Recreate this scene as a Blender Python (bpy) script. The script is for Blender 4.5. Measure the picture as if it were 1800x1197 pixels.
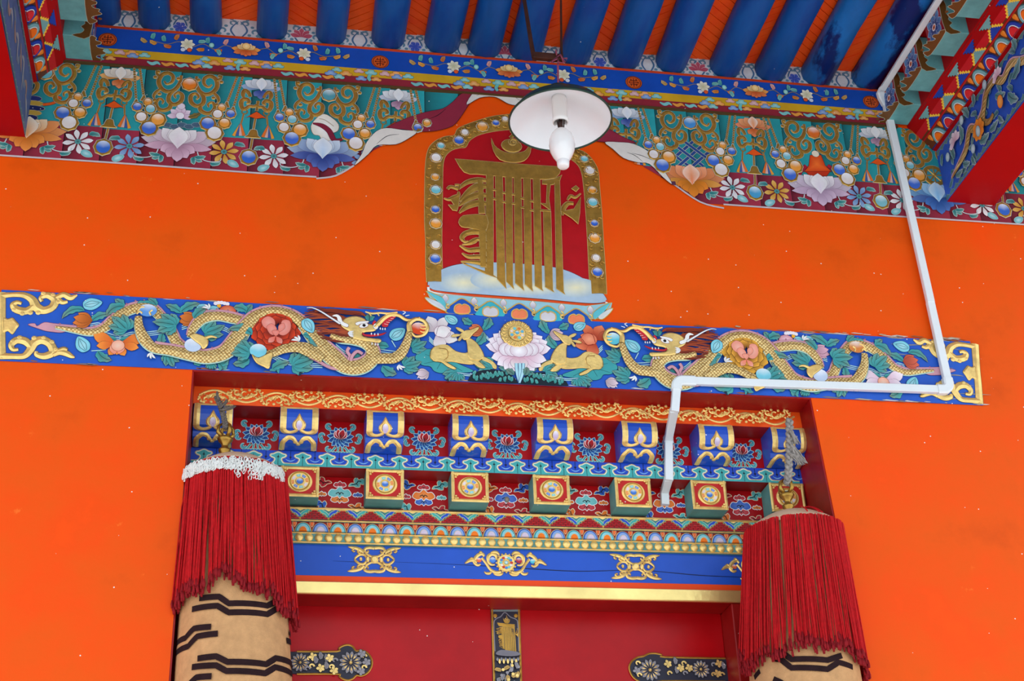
import bpy, bmesh, math, random
from mathutils import Vector, Matrix
import numpy as np
for _o in list(bpy.data.objects):
    bpy.data.objects.remove(_o)
sc = bpy.context.scene
COL = sc.collection
PI = math.pi
rnd = random.Random(7)

# ------------------------------------------------------------------ camera
FPX = 2563.66
def _rot(a, b, c):
    ca, sa, cb, sb, cc, sn = math.cos(a), math.sin(a), math.cos(b), math.sin(b), math.cos(c), math.sin(c)
    base = Matrix(((1, 0, 0), (0, 0, -1), (0, 1, 0)))
    Rx = Matrix(((1, 0, 0), (0, ca, -sa), (0, sa, ca)))
    Ry = Matrix(((cb, 0, sb), (0, 1, 0), (-sb, 0, cb)))
    Rz = Matrix(((cc, -sn, 0), (sn, cc, 0), (0, 0, 1)))
    return Rz @ Rx @ Ry @ base
CM = _rot(-0.49482, -0.191391, -0.041343)
CAMPOS = Vector((0, -5, 0))
cam = bpy.data.cameras.new('camera')
cam.sensor_width = 36
cam.lens = FPX / 1800 * 36
cam.clip_start = 0.05
co = bpy.data.objects.new('camera', cam)
COL.objects.link(co)
_m = Matrix((CM[0], -CM[1], -CM[2])).transposed().to_4x4()
_m.translation = CAMPOS
co.matrix_world = _m
sc.camera = co

# ------------------------------------------------------------------ world, sun, exposure
w = bpy.data.worlds.new('sky')
sc.world = w
w.use_nodes = True
bg = w.node_tree.nodes['Background']
bg.inputs[0].default_value = (0.78, 0.89, 1.0, 1)
bg.inputs[1].default_value = 1.65
sun = bpy.data.lights.new('sun', 'SUN')
sun.energy = 4.2
sun.angle = math.radians(1.2)
sun.color = (1, .97, .93)
so = bpy.data.objects.new('sun', sun)
COL.objects.link(so)
so.rotation_euler = (math.radians(32), 0, math.radians(-25))
sc.view_settings.view_transform = 'Standard'
sc.view_settings.look = 'None'
sc.view_settings.gamma = 1
sc.view_settings.use_curve_mapping = False
sc.view_settings.exposure = 0.05

# ------------------------------------------------------------------ colour and material helpers
def lin(c):
    return tuple(((v / 255) / 12.92 if v / 255 <= .04045 else ((v / 255 + .055) / 1.055) ** 2.4) for v in c)
MATS = {}
def nd(nt, t, **kw):
    n = nt.nodes.new(t)
    for k, v in kw.items():
        if k.startswith('i_'):
            n.inputs[k[2:].replace('_', ' ')].default_value = v
        else:
            setattr(n, k, v)
    return n
def mat(name, col=None, rough=.5, metal=0., var=.15, scale=3., bump=.1, bscale=40., specks=0., spec=.28, stretch=(1, 1, 1), col2=None, wear=0., wcol=(210, 200, 185), coat=0., bdist=.004, mixr=(.42, .62)):
    """procedural paint: colour (or the Col attribute) x noise, white drips, worn patches, fine bump"""
    if name in MATS:
        return MATS[name]
    m = bpy.data.materials.new(name)
    m.use_nodes = True
    nt = m.node_tree
    P = nt.nodes['Principled BSDF']
    L = nt.links.new
    geo = nd(nt, 'ShaderNodeNewGeometry')
    mp = nd(nt, 'ShaderNodeMapping')
    mp.inputs['Scale'].default_value = stretch
    L(geo.outputs['Position'], mp.inputs['Vector'])
    vec = mp.outputs[0]
    n1 = nd(nt, 'ShaderNodeTexNoise', i_Scale=scale, i_Detail=6., i_Roughness=.62)
    L(vec, n1.inputs['Vector'])
    if col is None:
        src = nd(nt, 'ShaderNodeVertexColor', layer_name='Col').outputs[0]
    else:
        rgb = nd(nt, 'ShaderNodeRGB')
        rgb.outputs[0].default_value = (*lin(col), 1)
        src = rgb.outputs[0]
    if col2 is not None:
        mx = nd(nt, 'ShaderNodeMix', data_type='RGBA')
        r = nd(nt, 'ShaderNodeMapRange')
        r.inputs[1].default_value = mixr[0]
        r.inputs[2].default_value = mixr[1]
        L(n1.outputs[0], r.inputs[0])
        L(r.outputs[0], mx.inputs[0])
        L(src, mx.inputs[6])
        mx.inputs[7].default_value = (*lin(col2), 1)
        src = mx.outputs[2]
    mr = nd(nt, 'ShaderNodeMapRange')
    mr.inputs[1].default_value = .3
    mr.inputs[2].default_value = .7
    mr.inputs[3].default_value = 1 - var
    mr.inputs[4].default_value = 1 + var
    L(n1.outputs[0], mr.inputs[0])
    mul = nd(nt, 'ShaderNodeVectorMath', operation='SCALE')
    L(src, mul.inputs[0])
    L(mr.outputs[0], mul.inputs['Scale'])
    out = mul.outputs[0]
    def over(fac, c, o):
        mx = nd(nt, 'ShaderNodeMix', data_type='RGBA')
        L(fac, mx.inputs[0])
        L(o, mx.inputs[6])
        mx.inputs[7].default_value = (*lin(c), 1)
        return mx.outputs[2]
    if wear > 0:
        n2 = nd(nt, 'ShaderNodeTexNoise', i_Scale=9., i_Detail=9., i_Roughness=.7)
        L(vec, n2.inputs['Vector'])
        r = nd(nt, 'ShaderNodeMapRange')
        r.inputs[1].default_value = .72 - wear * .2
        r.inputs[2].default_value = .76 - wear * .2
        L(n2.outputs[0], r.inputs[0])
        out = over(r.outputs[0], wcol, out)
    if specks > 0:
        v = nd(nt, 'ShaderNodeTexVoronoi', i_Scale=34., i_Randomness=1.)
        L(geo.outputs['Position'], v.inputs['Vector'])
        lt = nd(nt, 'ShaderNodeMath', operation='LESS_THAN')
        lt.inputs[1].default_value = .085
        L(v.outputs['Distance'], lt.inputs[0])
        sp = nd(nt, 'ShaderNodeSeparateColor')
        L(v.outputs['Color'], sp.inputs[0])
        l2 = nd(nt, 'ShaderNodeMath', operation='LESS_THAN')
        l2.inputs[1].default_value = specks
        L(sp.outputs[0], l2.inputs[0])
        m2 = nd(nt, 'ShaderNodeMath', operation='MULTIPLY')
        L(lt.outputs[0], m2.inputs[0])
        L(l2.outputs[0], m2.inputs[1])
        out = over(m2.outputs[0], (235, 225, 215), out)
    L(out, P.inputs['Base Color'])
    P.inputs['Roughness'].default_value = rough
    P.inputs['Metallic'].default_value = metal
    P.inputs['Specular IOR Level'].default_value = spec
    P.inputs['Coat Weight'].default_value = coat
    P.inputs['Coat Roughness'].default_value = .12
    if bump > 0:
        n3 = nd(nt, 'ShaderNodeTexNoise', i_Scale=bscale, i_Detail=4.)
        L(vec, n3.inputs['Vector'])
        b = nd(nt, 'ShaderNodeBump', i_Strength=bump, i_Distance=bdist)
        L(n3.outputs[0], b.inputs['Height'])
        L(b.outputs[0], P.inputs['Normal'])
    MATS[name] = m
    return m
PAINT = mat('paint', None, rough=.42, var=.10, scale=14, bump=.05, specks=.10)
PAINTW = mat('worn_paint', None, rough=.5, var=.16, scale=10, bump=.1, specks=.2, wear=.3, wcol=(120, 115, 120))
GOLD = mat('gold_leaf', (190, 144, 60), rough=.36, metal=.6, var=.22, scale=25, bump=.35, bscale=120, bdist=.002)
GOLDB = mat('bright_gold_leaf', (242, 206, 124), rough=.34, metal=.5, var=.22, scale=25, bump=.35, bscale=110, bdist=.002)
def scale_mat():
    m = mat('gold_scales', (244, 216, 146), rough=.38, metal=.35, var=.12, scale=20, bump=0)
    nt = m.node_tree
    P = nt.nodes['Principled BSDF']
    geo = nd(nt, 'ShaderNodeNewGeometry')
    v = nd(nt, 'ShaderNodeTexVoronoi', i_Scale=95., i_Randomness=.25)
    mp = nd(nt, 'ShaderNodeMapping')
    mp.inputs['Scale'].default_value = (1, .01, 1)
    mp.inputs['Rotation'].default_value = (0, .78, 0)
    nt.links.new(geo.outputs['Position'], mp.inputs[0])
    nt.links.new(mp.outputs[0], v.inputs['Vector'])
    b = nd(nt, 'ShaderNodeBump', i_Strength=1., i_Distance=.004)
    b.invert = True
    nt.links.new(v.outputs['Distance'], b.inputs['Height'])
    nt.links.new(b.outputs[0], P.inputs['Normal'])
    r = nd(nt, 'ShaderNodeMapRange')
    r.inputs[1].default_value = .25
    r.inputs[2].default_value = .6
    nt.links.new(v.outputs['Distance'], r.inputs[0])
    mx = nd(nt, 'ShaderNodeMix', data_type='RGBA')
    old = P.inputs['Base Color'].links[0].from_socket
    nt.links.new(r.outputs[0], mx.inputs[0])
    nt.links.new(old, mx.inputs[6])
    mx.inputs[7].default_value = (*lin((172, 130, 66)), 1)
    nt.links.new(mx.outputs[2], P.inputs['Base Color'])
    return m
SCALES = scale_mat()
ARTM = [PAINT, GOLD, GOLDB, SCALES, PAINTW]
IDX = {'P': 0, 'G': 1, 'GB': 2, 'S': 3, 'W': 4}

# ------------------------------------------------------------------ scene-tree helpers
def link(o, parent=None):
    COL.objects.link(o)
    if parent is not None:
        o.parent = parent
    return o
def tag(o, label=None, cat=None, group=None, kind=None):
    if label: o['label'] = label
    if cat: o['category'] = cat
    if group: o['group'] = group
    if kind: o['kind'] = kind
    return o
def thing(name, label, cat, loc=(0, 0, 0), group=None):
    o = bpy.data.objects.new(name, None)
    o.location = loc
    o.empty_display_size = .05
    link(o)
    return tag(o, label, cat, group)
def wloc(o):
    v = Vector((0, 0, 0))
    while o is not None:
        v = v + o.location
        o = o.parent
    return v
def dup_part(src, parent, loc):
    c = src.copy()
    c.location = loc
    return link(c, parent)
def mesh_obj(name, me, parent=None, loc=None):
    o = bpy.data.objects.new(name, me)
    if loc is not None:
        o.location = loc
    return link(o, parent)

class MB:
    """collects plain solids into one mesh (world coordinates)"""
    def __init__(s):
        s.v, s.f, s.sm = [], [], []
    def add(s, vs, fs, smooth=False):
        b = len(s.v)
        s.v += [tuple(v) for v in vs]
        s.f += [tuple(i + b for i in f) for f in fs]
        s.sm += [smooth] * len(fs)
        return s
    def box(s, x0, x1, y0, y1, z0, z1, bev=0.):
        if bev <= 0:
            vs = [(x, y, z) for x in (x0, x1) for y in (y0, y1) for z in (z0, z1)]
            return s.add(vs, [(0, 1, 3, 2), (4, 6, 7, 5), (0, 4, 5, 1), (2, 3, 7, 6), (0, 2, 6, 4), (1, 5, 7, 3)])
        bm = bmesh.new()
        bmesh.ops.create_cube(bm, size=1)
        for v in bm.verts:
            v.co = Vector(((x0 + x1) / 2 + v.co.x * (x1 - x0), (y0 + y1) / 2 + v.co.y * (y1 - y0), (z0 + z1) / 2 + v.co.z * (z1 - z0)))
        bmesh.ops.bevel(bm, geom=list(bm.edges), offset=bev, segments=1, affect='EDGES', profile=.5)
        vs = [v.co.copy() for v in bm.verts]
        fs = [[v.index for v in f.verts] for f in bm.faces]
        bm.free()
        return s.add(vs, fs)
    def prism(s, prof, a0, a1, axis='x', smooth=False):
        """closed profile extruded along an axis: 'x' takes (y,z), 'y' takes (x,z), 'z' takes (x,y)"""
        def P(p, t):
            return {'x': (t, p[0], p[1]), 'y': (p[0], t, p[1]), 'z': (p[0], p[1], t)}[axis]
        n = len(prof)
        vs = [P(p, a0) for p in prof] + [P(p, a1) for p in prof]
        fs = [(i, (i + 1) % n, n + (i + 1) % n, n + i) for i in range(n)]
        s.add(vs, fs, smooth)
        return s.add(vs, [tuple(range(n))[::-1], tuple(range(n, 2 * n))])
    def tube(s, pts, r, n=8, cap=True, smooth=True):
        pts = [Vector(p) for p in pts]
        rs = r if isinstance(r, (list, tuple)) else [r] * len(pts)
        vs, fs = [], []
        up = None
        for i, p in enumerate(pts):
            d = (pts[min(i + 1, len(pts) - 1)] - pts[max(i - 1, 0)])
            if d.length < 1e-9: d = Vector((0, 0, 1))
            d.normalize()
            if up is None:
                up = Vector((0, 0, 1)) if abs(d.z) < .9 else Vector((1, 0, 0))
            a = d.cross(up).normalized()
            up = a.cross(d).normalized()
            for k in range(n):
                t = 2 * PI * k / n
                vs.append(p + (a * math.cos(t) + up * math.sin(t)) * rs[i])
        for i in range(len(pts) - 1):
            for k in range(n):
                fs.append((i * n + k, i * n + (k + 1) % n, (i + 1) * n + (k + 1) % n, (i + 1) * n + k))
        s.add(vs, fs, smooth)
        if cap:
            b = len(s.v) - len(vs)
            m = len(pts) - 1
            s.f += [tuple(b + k for k in range(n))[::-1], tuple(b + m * n + k for k in range(n))]
            s.sm += [False, False]
        return s
    def lathe(s, c, prof, n=32, smooth=True, wob=None):
        """(r,z) profile around a vertical axis through c"""
        vs, fs = [], []
        for r, z in prof:
            for k in range(n):
                t = 2 * PI * k / n
                q = r * (wob(t, z) if wob else 1)
                vs.append((c[0] + q * math.cos(t), c[1] + q * math.sin(t), c[2] + z))
        for i in range(len(prof) - 1):
            for k in range(n):
                fs.append((i * n + k, i * n + (k + 1) % n, (i + 1) * n + (k + 1) % n, (i + 1) * n + k))
        return s.add(vs, fs, smooth)
    def mesh(s, name, m, off=None):
        me = bpy.data.meshes.new(name)
        off = off or Vector((0, 0, 0))
        me.from_pydata([(v[0] - off[0], v[1] - off[1], v[2] - off[2]) for v in s.v], [], s.f)
        me.polygons.foreach_set('use_smooth', s.sm)
        bm = bmesh.new()
        bm.from_mesh(me)
        bmesh.ops.recalc_face_normals(bm, faces=bm.faces)
        bm.to_mesh(me)
        bm.free()
        if m: me.materials.append(m)
        return me
    def build(s, name, m, parent=None, origin=None):
        """origin: where a parentless object's own origin sits"""
        off = wloc(parent) if parent is not None else Vector(origin or (0, 0, 0))
        return mesh_obj(name, s.mesh(name, m, off), parent, None if parent is not None else off)

# ------------------------------------------------------------------ painted and gilded ornament
def shade(c, k):
    return tuple(max(0, min(255, v * k)) for v in c)
def mixc(a, b, t):
    return tuple(x + (y - x) * t for x, y in zip(a, b))
def cr(pts, n=5, closed=False):
    """Catmull-Rom through points of any dimension"""
    m = len(pts)
    out = []
    for i in range(m if closed else m - 1):
        if closed:
            p = [pts[(i + k) % m] for k in (-1, 0, 1, 2)]
        else:
            p = [pts[max(0, min(m - 1, i + k))] for k in (-1, 0, 1, 2)]
        for j in range(n):
            t = j / n
            out.append(tuple(.5 * (2 * b + (c - a) * t + (2 * a - 5 * b + 4 * c - d) * t * t + (3 * b - a - 3 * c + d) * t ** 3) for a, b, c, d in zip(*p)))
    if not closed:
        out.append(tuple(pts[-1]))
    return out
def norms(p, closed):
    n = len(p)
    r = []
    for i in range(n):
        a = p[(i - 1) % n] if closed or i else p[0]
        b = p[(i + 1) % n] if closed or i < n - 1 else p[-1]
        dx, dy = b[0] - a[0], b[1] - a[1]
        l = math.hypot(dx, dy) or 1
        r.append((-dy / l, dx / l))
    return r
def area(p):
    return .5 * sum(p[i - 1][0] * p[i][1] - p[i][0] * p[i - 1][1] for i in range(len(p)))
def offset(p, d):
    """grow a closed outline by d"""
    s = -1 if area(p) > 0 else 1
    n = len(p)
    N = []
    for i in range(n):
        a, b = p[i], p[(i + 1) % n]
        dx, dy = b[0] - a[0], b[1] - a[1]
        l = math.hypot(dx, dy)
        N.append((-dy / l * s, dx / l * s) if l > 1e-9 else (N[-1] if N else (0, 0)))
    r = []
    for i in range(n):
        a, b = N[i - 1], N[i]
        mx, my = a[0] + b[0], a[1] + b[1]
        q = mx * mx + my * my
        k = 2 / q if q > .5 else 2 / .5      # mitre, held back at sharp corners
        r.append((p[i][0] + mx * d * k, p[i][1] + my * d * k))
    return r
EPS = .00006
class Art:
    """ornament on a vertical face that looks towards -Y; u runs along X, v up; each stroke lies a hair prouder than the last"""
    def __init__(s, lift=.0006, f=None, map3=None):
        s.map3 = map3
        s.clip = None
        s.lo = lift
        s.span = None
        s.v, s.f, s.c, s.m = [], [], [], []
        s.d = lift
        s.f2 = f or (lambda p: p)
        s.xf = [(0, 0, 1, 0, 1)]
    def push(s, x=0, y=0, sc=1, rot=0, mx=1):
        s.xf.append((x, y, sc, rot, mx))
        return s
    def pop(s):
        s.xf.pop()
        return s
    def T(s, p):
        x, y = p[0], p[1]
        for (a, b, k, r, mx) in reversed(s.xf):
            x *= mx * k
            y *= k
            if r:
                x, y = x * math.cos(r) - y * math.sin(r), x * math.sin(r) + y * math.cos(r)
            x += a
            y += b
        return s.f2((x, y))
    def K(s):
        k = 1
        for q in s.xf: k *= q[2]
        return k
    def vert(s, p, h=0.):
        x, y = s.T(p)
        s.v.append(s.map3(x, y, s.d + h) if s.map3 else (x, -(s.d + h), y))
        return len(s.v) - 1
    def face(s, ids, cols, m):
        if s.clip:
            n = len(ids)
            if not s.clip(sum(s.v[i][0] for i in ids) / n, sum(s.v[i][2] for i in ids) / n): return
        s.f.append(ids)
        s.c.append(cols)
        s.m.append(IDX[m])
    def up(s, k=1):
        s.d += EPS * k
    def wrap(s):
        if s.span and s.d > s.lo + s.span: s.d = s.lo
    def poly(s, pts, col, m='P', out=None, ow=.002, col2=None, h=0., inset=.0):
        """filled outline; out = contour colour; col2 = colour at the middle; h/inset raise it in relief"""
        if out is not None:
            s.poly(offset(pts, ow / s.K()), out, 'P')
        n = len(pts)
        if h > 0:
            ins = offset(pts, -inset / s.K())
            a = [s.vert(p) for p in pts]
            b = [s.vert(p, h) for p in ins]
            for i in range(n):
                j = (i + 1) % n
                s.face((a[i], a[j], b[j], b[i]), [col] * 4, m)
            s.face(tuple(b), [col] * n, m)
        elif col2 is None or not s.star(pts):
            s.face(tuple(s.vert(p) for p in pts), [col] * n, m)
        else:
            cx, cy = sum(p[0] for p in pts) / n, sum(p[1] for p in pts) / n
            ids = [s.vert(p) for p in pts]
            c = s.vert((cx, cy))
            for i in range(n):
                s.face((ids[i], ids[(i + 1) % n], c), [col, col, col2], m)
        s.up()
        return s
    @staticmethod
    def star(pts):
        n = len(pts)
        cx, cy = sum(p[0] for p in pts) / n, sum(p[1] for p in pts) / n
        sg = 0
        for i in range(n):
            a, b = pts[i], pts[(i + 1) % n]
            k = (a[0] - cx) * (b[1] - cy) - (b[0] - cx) * (a[1] - cy)
            if sg == 0: sg = k
            elif k * sg < 0: return False
        return True
    def strip(s, L, R, cols, m='P', mid=None, colm=None, h=0.):
        """quads between two rails, colours along; optional middle rail"""
        a = [s.vert(p) for p in L]
        b = [s.vert(p) for p in R]
        if mid is not None or h > 0:
            mid = mid or [((p[0] + q[0]) / 2, (p[1] + q[1]) / 2) for p, q in zip(L, R)]
            colm = colm or cols
            c = [s.vert(p, h) for p in mid]
            for i in range(len(L) - 1):
                s.face((a[i], a[i + 1], c[i + 1], c[i]), [cols[i], cols[i + 1], colm[i + 1], colm[i]], m)
                s.face((c[i], c[i + 1], b[i + 1], b[i]), [colm[i], colm[i + 1], cols[i + 1], cols[i]], m)
        else:
            for i in range(len(L) - 1):
                s.face((a[i], a[i + 1], b[i + 1], b[i]), [cols[i], cols[i + 1], cols[i + 1], cols[i]], m)
        s.up()
    def ribbon(s, pts, w, col, m='P', out=None, ow=.0015, col2=None, h=0., n=5, smooth=True):
        """stroke along points; w a width, (w0, w1) or a list per point"""
        if isinstance(w, (int, float)): ws = [w] * len(pts)
        elif len(w) == 2 and len(pts) != 2: ws = [w[0] + (w[1] - w[0]) * i / (len(pts) - 1) for i in range(len(pts))]
        else: ws = list(w)
        q = [(p[0], p[1], ww) for p, ww in zip(pts, ws)]
        if smooth and len(q) > 2: q = cr(q, n)
        N = norms(q, False)
        L = [(p[0] + k[0] * p[2] / 2, p[1] + k[1] * p[2] / 2) for p, k in zip(q, N)]
        R = [(p[0] - k[0] * p[2] / 2, p[1] - k[1] * p[2] / 2) for p, k in zip(q, N)]
        if out is not None:
            o = ow / s.K()
            s.strip([(p[0] + k[0] * o, p[1] + k[1] * o) for p, k in zip(L, N)], [(p[0] - k[0] * o, p[1] - k[1] * o) for p, k in zip(R, N)], [out] * len(q))
        t = [i / (len(q) - 1) for i in range(len(q))]
        cols = [mixc(col, col2, u) if col2 else col for u in t]
        s.strip(L, R, cols, m, h=h)
    def petal(s, b, ang, Ln, W, c0, c1, out=None, ow=.0014, bend=0., tip=.75, n=7, edge=None, m='P', h=0.):
        """petal from base b: c0 at base to c1 at tip; tip<1 puts the widest point further out; edge = lighter rim"""
        def rails(W, Ln):
            C, L, R = [], [], []
            for i in range(n + 1):
                t = i / n
                wd = W * .5 * (math.sin(PI * t ** (1 / max(.2, tip)) if tip < 1 else PI * t ** tip) if 0 < t < 1 else 0)
                a = ang + bend * t
                x, y = b[0] + math.cos(a) * Ln * t, b[1] + math.sin(a) * Ln * t
                a2 = a + bend * t * .8 + PI / 2
                L.append((x + math.cos(a2) * wd, y + math.sin(a2) * wd))
                R.append((x - math.cos(a2) * wd, y - math.sin(a2) * wd))
                C.append((x, y))
            return L, C, R
        if out is not None:
            o = ow / s.K()
            L, C, R = rails(W + 2 * o, Ln + o)
            s.strip(L, R, [out] * (n + 1))
        L, C, R = rails(W, Ln)
        cols = [mixc(c0, c1, i / n) for i in range(n + 1)]
        s.strip(L, R, [mixc(c, edge, .7) for c in cols] if edge else cols, m, C, cols, h=h)
    def leaf(s, b, ang, Ln, W, col=(60, 160, 160), tipc=(150, 160, 140), out=(20, 45, 70), bend=0., lobes=3, ow=.0014, vein=True):
        n = lobes * 4
        def rails(g):
            C, L, R = [], [], []
            for i in range(n + 1):
                t = i / n
                wd = W * .5 * math.sin(PI * t ** .75) * (.62 + .38 * abs(math.sin(PI * t * lobes + .3))) + (g if 0 < i < n else 0)
                a = ang + bend * t
                x, y = b[0] + math.cos(a) * Ln * t, b[1] + math.sin(a) * Ln * t
                a2 = a + bend * t * .8
                sw = wd * .35
                L.append((x - math.sin(a2) * wd + math.cos(a2) * sw, y + math.cos(a2) * wd + math.sin(a2) * sw))
                R.append((x + math.sin(a2) * wd + math.cos(a2) * sw, y - math.cos(a2) * wd + math.sin(a2) * sw))
                C.append((x, y))
            return L, C, R
        if out is not None:
            L, C, R = rails(ow / s.K())
            s.strip(L, R, [out] * (n + 1))
        L, C, R = rails(0)
        s.strip(L, R, [mixc(col, tipc, (i / n) ** 2) for i in range(n + 1)], 'P', C, [shade(mixc(col, tipc, (i / n) ** 2), .82) for i in range(n + 1)])
        if vein:
            s.ribbon(C[1:-1:2] if len(C) > 6 else C[1:-1], .05 * W, shade(col, .42), n=2)
    def disc(s, c, rx, col, ry=None, col2=None, m='P', out=None, ow=.0014, n=14, h=0., inset=0., rot=0.):
        ry = ry or rx
        P = []
        for k in range(n):
            t = 2 * PI * k / n
            x, y = rx * math.cos(t), ry * math.sin(t)
            P.append((c[0] + x * math.cos(rot) - y * math.sin(rot), c[1] + x * math.sin(rot) + y * math.cos(rot)))
        s.poly(P, col, m, out, ow, col2, h, inset)
    def ring(s, c, r0, r1, col, m='P', n=20, h=0.):
        L = [(c[0] + r0 * math.cos(2 * PI * k / n), c[1] + r0 * math.sin(2 * PI * k / n)) for k in range(n + 1)]
        R = [(c[0] + r1 * math.cos(2 * PI * k / n), c[1] + r1 * math.sin(2 * PI * k / n)) for k in range(n + 1)]
        s.strip(L, R, [col] * (n + 1), m, h=h)
    def jewel(s, c, r, col, ry=None, rim='G', rimw=.35, hi=(240, 240, 240), out=None):
        ry = ry or r * .9
        if rim:
            n = 16
            P = [(c[0] + (r * (1 + rimw) * (1 + .05 * math.cos(8 * t))) * math.cos(t), c[1] + (ry * (1 + rimw) * (1 + .05 * math.cos(8 * t))) * math.sin(t)) for t in [2 * PI * k / n for k in range(n)]]
            s.poly(P, (170, 120, 40), rim, out=out or (215, 205, 190), ow=.0016, h=.0016, inset=.003)
            s.d += .0019
        n = 16
        a = [s.vert((c[0] + r * math.cos(2 * PI * k / n), c[1] + ry * math.sin(2 * PI * k / n))) for k in range(n)]
        cols = [mixc(col, hi, max(0, math.sin(2 * PI * k / n)) ** 1.0 * .85) for k in range(n)]
        cc = s.vert((c[0], c[1] - ry * .25))
        for k in range(n):
            j = (k + 1) % n
            s.face((a[k], a[j], cc), [cols[k], cols[j], col], 'P')
        if rim: s.d -= .0019
        s.up()
    def curl(s, c, r0, r1, a0, a1, w, col, m='P', out=None, ow=.0014, col2=None, h=0., n=10):
        pts = []
        for i in range(n + 1):
            t = i / n
            r, a = r0 + (r1 - r0) * t, a0 + (a1 - a0) * t
            pts.append((c[0] + r * math.cos(a), c[1] + r * math.sin(a)))
        s.ribbon(pts, w, col, m, out, ow, col2, h, n=2)
        return pts
    def mesh(s, name, off=(0, 0, 0)):
        me = bpy.data.meshes.new(name)
        me.from_pydata([(v[0] - off[0], v[1] - off[1], v[2] - off[2]) for v in s.v], [], s.f)
        used = sorted(set(s.m))
        for i in used: me.materials.append(ARTM[i])
        me.polygons.foreach_set('material_index', [used.index(i) for i in s.m])
        ca = me.color_attributes.new('Col', 'FLOAT_COLOR', 'CORNER')
        buf = []
        for cs in s.c:
            for c in cs:
                buf += [*lin(c), 1.0]
        # corner order follows the faces as given
        ca.data.foreach_set('color', buf)
        bm = bmesh.new()
        bm.from_mesh(me)
        for f in bm.faces:
            if f.normal.y > 0: f.normal_flip()
        bm.to_mesh(me)
        bm.free()
        return me
    def build(s, name, parent=None, y=0.):
        """as painted: u, v are world X, Z and the face lies at world y"""
        off = wloc(parent) if parent is not None else Vector((0, 0, 0))
        return mesh_obj(name, s.mesh(name, (off[0], off[1] - y, off[2])), parent)
    def local(s, name):
        return s.mesh(name)

def at(x, y, d=0.):
    """photo pixel -> (X, Z) on the plane Y = d"""
    r = CM.transposed() @ Vector((x - 900, y - 598.5, FPX))
    t = (5 + d) / r.y
    return (r.x * t, r.z * t)
def tr(x0, y0, k, d=0.):
    """tracing frame: crop coordinates (origin x0,y0, k times enlarged) -> the plane Y = d"""
    return lambda p: at(x0 + p[0] / k, y0 + p[1] / k, d)
def trs(f, pts):
    return [f(p) + tuple(p[2:]) for p in pts]

# ================================================================== materials of the place
ORANGE = mat('orange_wall_paint', (244, 88, 2), rough=.5, spec=.15, var=.22, scale=2.2, bump=.25, bscale=9., specks=.10, col2=(232, 72, 0), wear=.32, wcol=(248, 108, 30), bdist=.008)
REDWOOD = mat('red_lacquer', (176, 6, 14), rough=.3, var=.16, scale=4, bump=.15, bscale=18, specks=.04, spec=.22, bdist=.003)
DARKRED = mat('dark_red_paint', (150, 18, 16), rough=.4, var=.2, scale=5, bump=.15, bscale=25, specks=.04)
BEAMRED = mat('crimson_beam_paint', (158, 2, 8), rough=.5, var=.08, scale=3, bump=.08, specks=.03, spec=.15)
BLUEBEAM = mat('ultramarine_paint', (34, 84, 190), rough=.38, var=.08, scale=5, bump=.1, bscale=30, specks=.22)
RAFT = mat('stained_blue_rafter_paint', (10, 86, 162), rough=.45, var=.25, scale=9, bump=.2, bscale=30, stretch=(1, .35, 1), col2=(4, 60, 132), specks=.04)
RAFT2 = mat('heavily_stained_blue_rafter_paint', (20, 104, 178), rough=.42, var=.3, scale=5, bump=.2, bscale=30, stretch=(1, .45, 1), col2=(2, 30, 92), mixr=(.52, .58), specks=.015)
CEIL = mat('orange_ceiling_paint', (238, 82, 6), rough=.55, var=.16, scale=7, bump=.2, bscale=40, col2=(216, 60, 2))
CEILGAP = mat('dark_ceiling_gap', (120, 30, 6), rough=.7)
TEAL = mat('teal_block_paint', (92, 148, 142), rough=.5, var=.2, scale=9, bump=.15, bscale=30, specks=.03)
PLASTIC = mat('white_plastic', (226, 232, 232), rough=.35, var=.04, scale=6, bump=0, specks=.0, spec=.5)
STONE = mat('courtyard_paving_stone', (190, 190, 190), rough=.8, var=.12, scale=2, bump=.2)
FELT = mat('tan_felt', (200, 152, 104), rough=.95, var=.13, scale=30, bump=.5, bscale=260, spec=.1)
FELTD = mat('dark_felt_appliqué'.replace('é', 'e'), (44, 28, 30), rough=.95, var=.2, scale=30, bump=.5, bscale=260, spec=.1)
LEATHER = mat('pale_leather', (216, 184, 150), rough=.7, var=.12, scale=9, bump=.3, bscale=30, specks=.1, wear=.12, wcol=(170, 130, 100))
FRINGE = mat('red_fringe_thread', (196, 22, 28), rough=.75, var=.2, scale=60, bump=0, spec=.2)
FRINGED = mat('dark_red_fringe_knots', (140, 14, 24), rough=.8, var=.2, scale=60, bump=0)
LACE = mat('white_lace', (232, 232, 226), rough=.9, var=.05, bump=0)
BRASS = mat('old_brass', (176, 136, 62), rough=.33, metal=.85, var=.3, scale=30, bump=.2, bscale=80)
ROPE = mat('grey_rope', (150, 142, 134), rough=.9, var=.35, scale=70, bump=0)
ROPED = mat('dark_grey_rope', (104, 94, 86), rough=.9, var=.35, scale=70, bump=0)
IRON = mat('rusty_iron', (70, 36, 24), rough=.75, var=.35, scale=20, bump=.3, metal=.2)
ENAMEL = mat('white_enamel', (236, 240, 242), rough=.22, var=.03, bump=0, spec=.5)
ENAMELG = mat('dark_green_enamel', (40, 62, 50), rough=.3, var=.1, bump=0)
PORCELAIN = mat('white_porcelain', (232, 232, 228), rough=.2, var=.02, bump=0)
STRAP = mat('dark_strap_metal', (44, 44, 56), rough=.45, metal=.5, var=.25, scale=40, bump=.3, bscale=120)
PINK = mat('faded_pink_string', (150, 70, 90), rough=.9, var=.3, scale=80, bump=0)

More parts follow.
